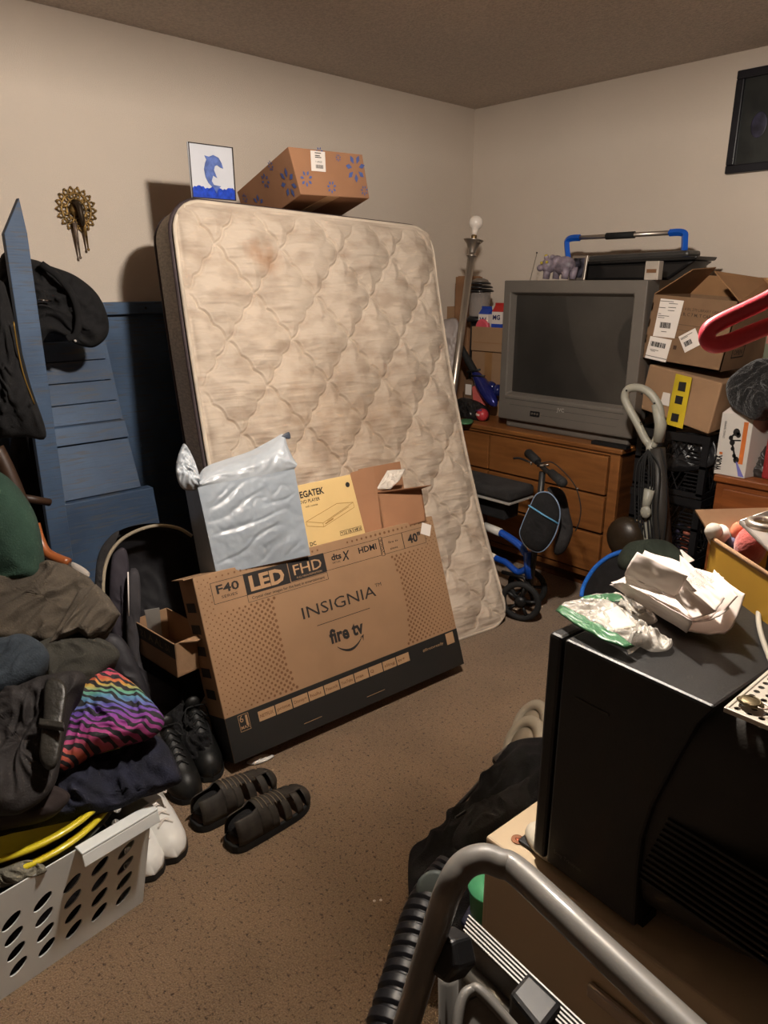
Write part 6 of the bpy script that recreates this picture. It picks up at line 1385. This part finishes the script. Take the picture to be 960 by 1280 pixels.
MB().hexa([at(48, 905, Z=.595), at(80, 910, Z=.595), at(80, 902, Z=.60), at(49, 897, Z=.60)], (0, 0, -.01)).build('keeper', bs_, o, bevel=.002)
garment('dark_trousers', [(58, 800), (95, 793), (135, 802), (150, 820), (130, 838), (118, 850), (92, 865), (60, 860), (20, 858), (30, 820)], at(90, 830, Z=.57), (.55, -.3, .9), .035, .10, .014, 8, M_('dark_olive_cloth', (46, 44, 38), .95, var=.2, bump=.3, bs=250), 'dark olive trousers between the teal shirt and the zebra cloth', 'trousers', seed=4)
garment('teal_shirt', [(0, 800), (30, 794), (52, 804), (62, 822), (50, 842), (38, 850), (0, 868), (-50, 880), (-50, 800)], at(15, 830, Z=.66), (.6, -.35, .9), .04, .08, .010, 9, teal, 'dull teal shirt on the heap at the left edge', 'shirt', center=(10, 830), seed=6)
garment('olive_trousers', [(0, 722), (35, 712), (62, 702), (88, 708), (112, 722), (122, 735), (134, 745), (150, 768), (140, 785), (118, 800), (105, 796), (60, 802), (25, 798), (0, 800), (-50, 802), (-50, 725)], at(70, 755, Z=.67), (.55, -.35, .9), .03, .10, .020, 9, olive, 'crumpled olive grey trousers on top of the clothes heap', 'trousers', center=(60, 755), seed=7, aniso=(.6, 1.5), ang=.5, sharp=True, power=5)
garment('trouser_leg', [(98, 738), (120, 730), (136, 746), (151, 768), (132, 790), (112, 800), (98, 790), (60, 806), (75, 780)], at(112, 768, Z=.665), (.75, -.35, .6), .02, .05, .014, 12, M_('olive_grey_light', (76, 68, 58), .95, var=.12, bump=.3, bs=250), 'pointed olive grey trouser leg folded over the front of the heap', 'trousers', seed=12, sharp=True, power=5, aniso=(.5, 1.6), ang=.7, N=90)
garment('white_hem', [(88, 703), (100, 707), (112, 716), (108, 722), (92, 716)], at(100, 712, Z=.66), (.5, -.3, .9), .01, .02, .003, 9, M_('pale_cloth', (150, 142, 134), .9), 'pale cloth corner showing above the olive trousers', 'cloth', N=40, K=10)
garment('navy_sleeve', [(0, 995), (60, 982), (88, 995), (66, 1018), (20, 1030), (-40, 1036), (-40, 995)], at(30, 1018, Z=.39), UPc, .03, .05, .008, 8, M_('dark_brown_cloth', (40, 30, 28), .9), 'dark brown sleeve under the brown bag above the yellow basins', 'sleeve', seed=9)
# hidden body of the heap that carries the clothes
garment('clothes_heap', [(-40, 810), (60, 800), (130, 830), (190, 900), (195, 940), (100, 960), (-40, 980)], at(90, 890, Z=.36), (.5, -.3, .9), .03, .26, .02, 5, blk_c2, 'dark mixed clothes at the core of the heap beside the basket', 'clothes', seed=11)
# green cloth over the chair
gc = thing('green_covered_chair', 'wooden chair draped with a dark green blanket at the left edge', 'chair', tuple(at(0, 700, X=1.25)))
cloth_mb([(0, 590), (22, 612), (40, 645), (50, 690), (50, 722), (20, 732), (-60, 735), (-60, 570)], at(10, 670, X=1.15), (.8, -.6, .25), .06, .12, .014, 6, center=(-5, 670), seed=3).build('blanket', green, gc, smooth=True)
ow = M_('orange_wood', (132, 72, 36), .35, coat=.3)
MB().tube(curve([at(44, 655, X=1.05), at(50, 675, X=1.07), at(60, 692, X=1.1), at(86, 704, X=1.15)], 6), .014, 12).build('armrest', ow, gc, smooth=True)
for x_, y_ in ((1.10, -3.02), (.75, -3.0), (1.12, -3.45), (.76, -3.45)): MB().tube([(x_, y_, 0), (x_, y_, .42)], .018, 10).build('leg', ow, gc, smooth=True)
MB().bb((.74, -3.48, .36), (1.10, -3.0, .40)).build('seat', ow, gc, bevel=.01)
MB().tube(curve([at(-5, 560, X=.85), at(10, 590, X=.87), at(30, 640, X=.90), at(45, 690, X=.95)], 5), .022, 10).tube([at(28, 622, X=.85), at(62, 628, X=.83)], .012, 8).build('backrest', M_('dark_brown_wood', (52, 34, 22), .5), gc, smooth=True)

# ------------------------------------------------------------------ infant car seat
cs_ = thing('infant_car_seat', 'dark infant car seat with a grey canopy rim, behind the clothes heap', 'car seat', tuple(at(190, 860, Z=0)))
CX = .98
csn = (1, -.35, .25); csP = at(190, 750, X=CX)
cloth_mb([(116, 800), (120, 740), (126, 695), (142, 668), (172, 656), (210, 655), (240, 668), (256, 705), (262, 770), (262, 850), (240, 890), (200, 892), (165, 870), (135, 830)], csP, csn, -.13, .20, .004, 8, N=110, power=3).build('shell', M_('car_seat_shell', (22, 21, 24), .6), cs_, smooth=True)
rimp = [onpl(x, y, csP+Vector(csn).normalized()*.01, Vector(csn)) for x, y in ((131, 770), (129, 730), (134, 700), (148, 678), (170, 664), (196, 657), (222, 660), (240, 670))]
MB().tube(curve(rimp, 6), .006, 8).build('canopy_rim', M_('cream_binding', (150, 138, 118), .7), cs_, smooth=True)
cloth_mb([(118, 780), (119, 720), (124, 690), (138, 670), (150, 664), (136, 690), (130, 730), (131, 790)], csP+Vector(csn).normalized()*.0, csn, .012, .02, .004, 14, N=60, K=12, center=(126, 725)).build('canopy_fold', blk_c2, cs_, smooth=True)
cloth_mb([(140, 695), (152, 684), (160, 695), (162, 740), (160, 800), (150, 815), (138, 790), (136, 740)], csP+Vector(csn).normalized()*-.03, csn, .02, .03, .004, 10, N=70, K=14).build('canopy_side', M_('plum_grey_cloth', (48, 43, 50), .85), cs_, smooth=True)
cloth_mb([(160, 720), (172, 712), (176, 740), (172, 780), (178, 830), (200, 870), (240, 872), (242, 886), (200, 892), (170, 868), (158, 800)], csP+Vector(csn).normalized()*.02, csn, .025, .04, .006, 9, N=90, K=14, center=(172, 830)).build('seat_padding', M_('grey_padding', (56, 53, 56), .9), cs_, smooth=True)
MB().tube([onpl(160, 715, csP+Vector(csn).normalized()*.05, Vector(csn)), onpl(161, 770, csP+Vector(csn).normalized()*.05, Vector(csn))], .0022, 6).build('seam_trim', label_m, cs_, smooth=True)
cloth_mb([(128, 800), (150, 795), (172, 830), (190, 880), (175, 892), (150, 860)], csP+Vector(csn).normalized()*.10, csn, .03, .05, .006, 9, N=70, K=14).build('carry_handle', M_('charcoal_handle', (44, 42, 46), .6), cs_, smooth=True)
# brown open box in front of the car seat
ob = thing('shoe_carton', 'small open brown carton with a dark label strip, in front of the car seat', 'box', tuple(at(200, 850, Z=.05)))
tl0, tr0 = at(165, 775, Z=.40), at(218, 806, Z=.40); bl0, br0 = tl0-Vector((0, 0, .115)), tr0-Vector((0, 0, .115))
bv_ = Vector((-(tr0-tl0).y, (tr0-tl0).x, 0)).normalized()*.13
if bv_.dot(tl0-CAM) < 0: bv_ = -bv_
t5 = .004
mb = MB(); mb.hexa([bl0, br0, tr0, tl0], bv_.normalized()*t5); mb.hexa([bl0+bv_, br0+bv_, tr0+bv_, tl0+bv_], -bv_.normalized()*t5)
e1 = (br0-bl0).normalized()*t5; mb.hexa([bl0, bl0+bv_, tl0+bv_, tl0], e1); mb.hexa([br0, br0+bv_, tr0+bv_, tr0], -e1); mb.hexa([bl0, br0, br0+bv_, bl0+bv_], (0, 0, t5)); mb.build('body', card, ob)
T = fr3(bl0, br0-bl0, tl0-bl0); lw2 = (br0-bl0).length; lh2 = (tl0-bl0).length
mb = MB(); mb.T = T; mb.quad(I, .002, lh2*.55, lw2*1.0, lh2*.98); mb.build('label', M_('olive_black_label', (48, 44, 34), .6), ob, label='dark strip label')
mb = MB(); mb.T = T; mb.text('F 21 A AL SI', I, .02, lh2*.68, .035, y=-.0016, width=lw2*.8, bold=.01); mb.build('lettering', M_('dull_gold_print', (104, 92, 64), .6), ob)
MB().hexa([tr0+bv_*.1, tr0+bv_*.95, tr0+bv_*.95+Vector((.02, .05, .015)), tr0+bv_*.1+Vector((.03, .05, 0))], (0, 0, .003)).build('flap', card, ob)
MB().hexa([bl0.lerp(bl0+bv_, .4)+Vector((0, 0, .02)), bl0.lerp(bl0+bv_, .7)+Vector((.02, 0, .02)), tl0+bv_*.7+Vector((.02, 0, .02)), tl0+bv_*.35+Vector((.0, 0, .02))], (.004, 0, 0)).build('divider', M_('silvery_card', (120, 116, 110), .3), ob)

# ------------------------------------------------------------------ shoes
def shoe_parts(kind, up_m, sole_m, lace_m, L=.29, Wd=.105, H=.105):
    """shoe pointing along +x from heel (0) to toe (L), sole on z=0"""
    def hw(t): return Wd/2*(.62+.30*math.sin(min(1, t*1.15)*PI*.5)**1 if t < .55 else (.92 if t < .75 else .92*math.sqrt(max(0, 1-((t-.75)/.25)**2))+.0))*(1 if t > .08 else .55+.45*math.sqrt(t/.08))
    def hh(t): return (H*(1-.12*math.sin(PI*t/.35)) if t < .35 else H*(.98-.98*(t-.35)/.5*.62) if t < .80 else H*.41*math.sqrt(max(.0, 1-((t-.80)/.2)**2))+.001)
    sl = MB(); n = 28
    outl = [(L*k/n, -hw(k/n)-.003) for k in range(n+1)]+[(L*k/n, hw(k/n)+.003) for k in range(n, -1, -1)]
    m = len(outl); sl.add([(x, y, 0) for x, y in outl]+[(x, y, .024 if kind != 'sandal' else .028) for x, y in outl], [tuple(range(m-1, -1, -1)), tuple(range(m, 2*m))]+[(i, (i+1) % m, m+(i+1) % m, m+i) for i in range(m)])
    up_ = MB(); K_ = 14; vs = []
    for i in range(n+1):
        t = i/n
        for k in range(K_+1):
            a = PI*k/K_; y = -math.cos(a); z = math.sin(a)
            op = 1.0
            if t < .42 and kind != 'sandal':    # open collar
                op = .0 if abs(y) < .55 else 1
            w_ = hw(t)*(1 if z < .5 else 1-.25*(z-.5)); zz = hh(t)*(z**.75)
            if t < .38: zz = min(zz, hh(t)); 
            vs.append((L*t, y*w_ if t > .38 else (y/abs(y) if abs(y) > 1e-6 else 1)*max(abs(y), .45)*w_, .022+zz if not (t < .36 and z > .93) else .022+hh(t)*.55))
    up_.add(vs, [(i*(K_+1)+k, (i+1)*(K_+1)+k, (i+1)*(K_+1)+k+1, i*(K_+1)+k+1) for i in range(n) for k in range(K_)])
    lc = MB()
    for k in range(5):
        t = .46+.07*k; z = .024+hh(t); w_ = hw(t)*.42
        lc.tube(curve([(L*t-.006, -w_, z-.009), (L*t, 0, z+.004), (L*t+.010, w_, z-.009)], 4), .0028, 6); lc.tube(curve([(L*t-.006, w_, z-.009), (L*t+.002, 0, z+.005), (L*t+.010, -w_, z-.009)], 4), .0028, 6)
    lc.tube(curve([(L*.40, 0, .03+hh(.4)), (L*.46, .03, .035+hh(.4)), (L*.52, .035, .02+hh(.5)), (L*.47, .015, .03+hh(.45))], 5), .0025, 6); lc.tube(curve([(L*.40, 0, .03+hh(.4)), (L*.46, -.03, .035+hh(.4)), (L*.54, -.04, .012+hh(.5))], 5), .0025, 6)
    return sl, up_, lc
def place_shoe(name, label, toe, yaw, up_m, sole_m, lace_m, grp, L=.29, H=.105, kind='shoe', Wd=.105, z=0, src=None):
    heel = Vector((toe.x-L*math.cos(yaw), toe.y-L*math.sin(yaw), z))
    t = thing(name, label, 'shoe', tuple(heel), yaw, grp)
    if src is not None:
        for ch in list(src.children):
            c = ch.copy(); COL.objects.link(c); c.parent = t
        return t
    sl, up_, lc = shoe_parts(kind, 0, 0, 0, L, Wd, H)
    for mb, nm, m in ((sl, 'sole', sole_m), (up_, 'upper', up_m), (lc, 'laces', lace_m)):
        o = mb.build(nm, m, smooth=(nm != 'sole'), solid=.003 if nm == 'upper' else 0, bevel=.004 if nm == 'sole' else 0); o.parent = t
    mb = MB(); mb.sphere((L*.36, 0, .035+H*.9), .03, 12, (.5, .9, .9)); o = mb.build('tongue', up_m, smooth=True); o.parent = t
    return t
wl = M_('white_leather', (222, 221, 216), .5, var=.03, bump=.1, bs=60); wsole = M_('dark_sole', (36, 34, 32), .7)
s1 = place_shoe('white_sneaker', 'white laced sneaker, right one of the pair beside the laundry basket', at(221, 1068, Z=.03), -.10, wl, wsole, label_m, 'pair of white sneakers', .30, .12)
for c in list(s1.children):
    if c.name.startswith('tongue'):
        mb = MB(); mb.T = Matrix.Translation((.30*.40, 0, .035+.105*.86)) @ Matrix.Rotation(PI/2, 4, 'Z'); mb.quad(I, -.016, -.012, .016, .016, -.014, .002); oo = mb.build('tongue_label', M_('purple_label', (120, 70, 110), .6)); oo.parent = c
s2 = place_shoe('white_sneaker', 'white laced sneaker, left one of the pair, half hidden by the laundry basket', at(193, 1090, Z=.03), -.06, wl, wsole, label_m, 'pair of white sneakers', .30, src=s1)
bl_l = M_('black_leather', (17, 17, 16), .5, var=.1)
b1 = place_shoe('black_boot', 'black lace up boot nearest the television carton corner', at(266, 968, Z=.03), -.25, bl_l, rubber, rubber, 'pair of black boots', .30, .15)
b2 = place_shoe('black_boot', 'black lace up boot between its twin and the white sneakers', at(240, 995, Z=.03), -.15, bl_l, rubber, rubber, 'pair of black boots', .30, .15, src=b1)
o = cloth_mb([(205, 895), (225, 880), (250, 885), (262, 905), (268, 935), (250, 950), (225, 945), (208, 930)], at(238, 915, Z=.11), (.5, -.2, 1), .01, .10, .025, 20, N=90, sharp=True, power=4).build('black_shoe_pile', blk_cl, smooth=True); tag(o, 'black cloth and laces heaped behind the boots', 'cloth')
# sandals
sd_m = M_('brown_black_strap', (50, 45, 39), .7, var=.2, vs=30); sd_s = M_('sandal_stitch', (120, 106, 88), .7); foot_m = M_('tan_insole', (84, 64, 48), .7)
def sandal(toe, yaw, label, src=None, L=.28):
    heel = Vector((toe.x-L*math.cos(yaw), toe.y-L*math.sin(yaw), 0)); t = thing('sandal', label, 'sandal', tuple(heel), yaw, 'pair of fisherman sandals')
    if src is not None:
        for ch in list(src.children): c = ch.copy(); COL.objects.link(c); c.parent = t
        return t
    def hw(t_): return .052*(.72+.28*math.sin(min(1, t_*1.25)*PI/2))*(1 if t_ < .72 else math.sqrt(max(0, 1-((t_-.72)/.28)**2)))*(1 if t_ > .1 else .5+.5*math.sqrt(t_/.1))
    def hh(t_): return (.075 if t_ < .3 else .085-.075*(t_-.3) if t_ < .75 else .051*math.sqrt(max(0, 1-((t_-.75)/.25)**2)))
    n = 28; outl = [(L*k/n, -hw(k/n)) for k in range(n+1)]+[(L*k/n, hw(k/n)) for k in range(n, -1, -1)]; m = len(outl)
    mb = MB(); mb.add([(x, y, 0) for x, y in outl]+[(x, y, .026) for x, y in outl], [tuple(range(m-1, -1, -1)), tuple(range(m, 2*m))]+[(i, (i+1) % m, m+(i+1) % m, m+i) for i in range(m)]); o = mb.build('sole', rubber, bevel=.004); o.parent = t
    mb = MB(); mb.add([(x*.94+.008, y*.86, .0275) for x, y in outl], [tuple(range(m))]); o = mb.build('insole', foot_m); o.parent = t
    def strip(t0, t1, a0, a1, nm='strap'):
        mb = MB(); K_ = 10
        def fn(u, v):
            a = a0+(a1-a0)*u; tt = t0+(t1-t0)*v; return Vector((L*tt, -math.cos(a)*hw(tt)*.98, .022+hh(tt)*math.sin(a)**.8))
        mb.grid(fn, K_, 6); o = mb.build(nm, sd_m, smooth=True, solid=.003); o.parent = t; return o
    strip(.86, .995, .05, PI-.05, 'toe_cap'); strip(.40, .70, PI*.34, PI*.66, 'tongue_panel'); strip(.62, .90, PI*.40, PI*.60, 'centre_strap')
    for k in range(3):
        for sgn in (0, 1):
            a0, a1 = (.04, PI*.42) if sgn == 0 else (PI*.58, PI-.04); strip(.42+.15*k, .50+.15*k, a0, a1)
    strip(.05, .30, .03, PI*.36, 'heel_side'); strip(.05, .30, PI*.64, PI-.03, 'heel_side'); strip(.30, .42, .03, PI*.97, 'ankle_strap')
    for k in range(6):
        tt = .36+.055*k; mb = MB(); mb.tube([(L*tt, -math.cos(a)*hw(tt)*1.0, .0245+hh(tt)*math.sin(a)**.8) for a in [PI*(.30+.04*j) for j in range(11)]], .0012, 5); o = mb.build('stitching', sd_s, smooth=True); o.parent = t
    mb = MB(); mb.sphere((L*.22, 0, .055), .04, 14, (1.4, .85, .7)); o = mb.build('dark_lining', blk_cl, smooth=True); o.parent = t
    return t
sA = sandal(at(384, 992, Z=.02), 1.63, 'dark brown fisherman sandal, nearer one, lying on the open carpet')
sandal(at(343, 972, Z=.02), 1.60, 'dark brown fisherman sandal, farther one, behind its twin', sA)
for i, (x, y) in enumerate(((468, 1126), (476, 1125), (380, 1002))):
    if i < 2:
        q = at(x, y, Z=.002); o = MB().sphere(q, .004, 8, (1, 1, .4)).build('lint', paper, smooth=True); tag(o, 'tiny white speck of lint on the carpet before the stroller', 'lint', 'lint specks on the carpet')
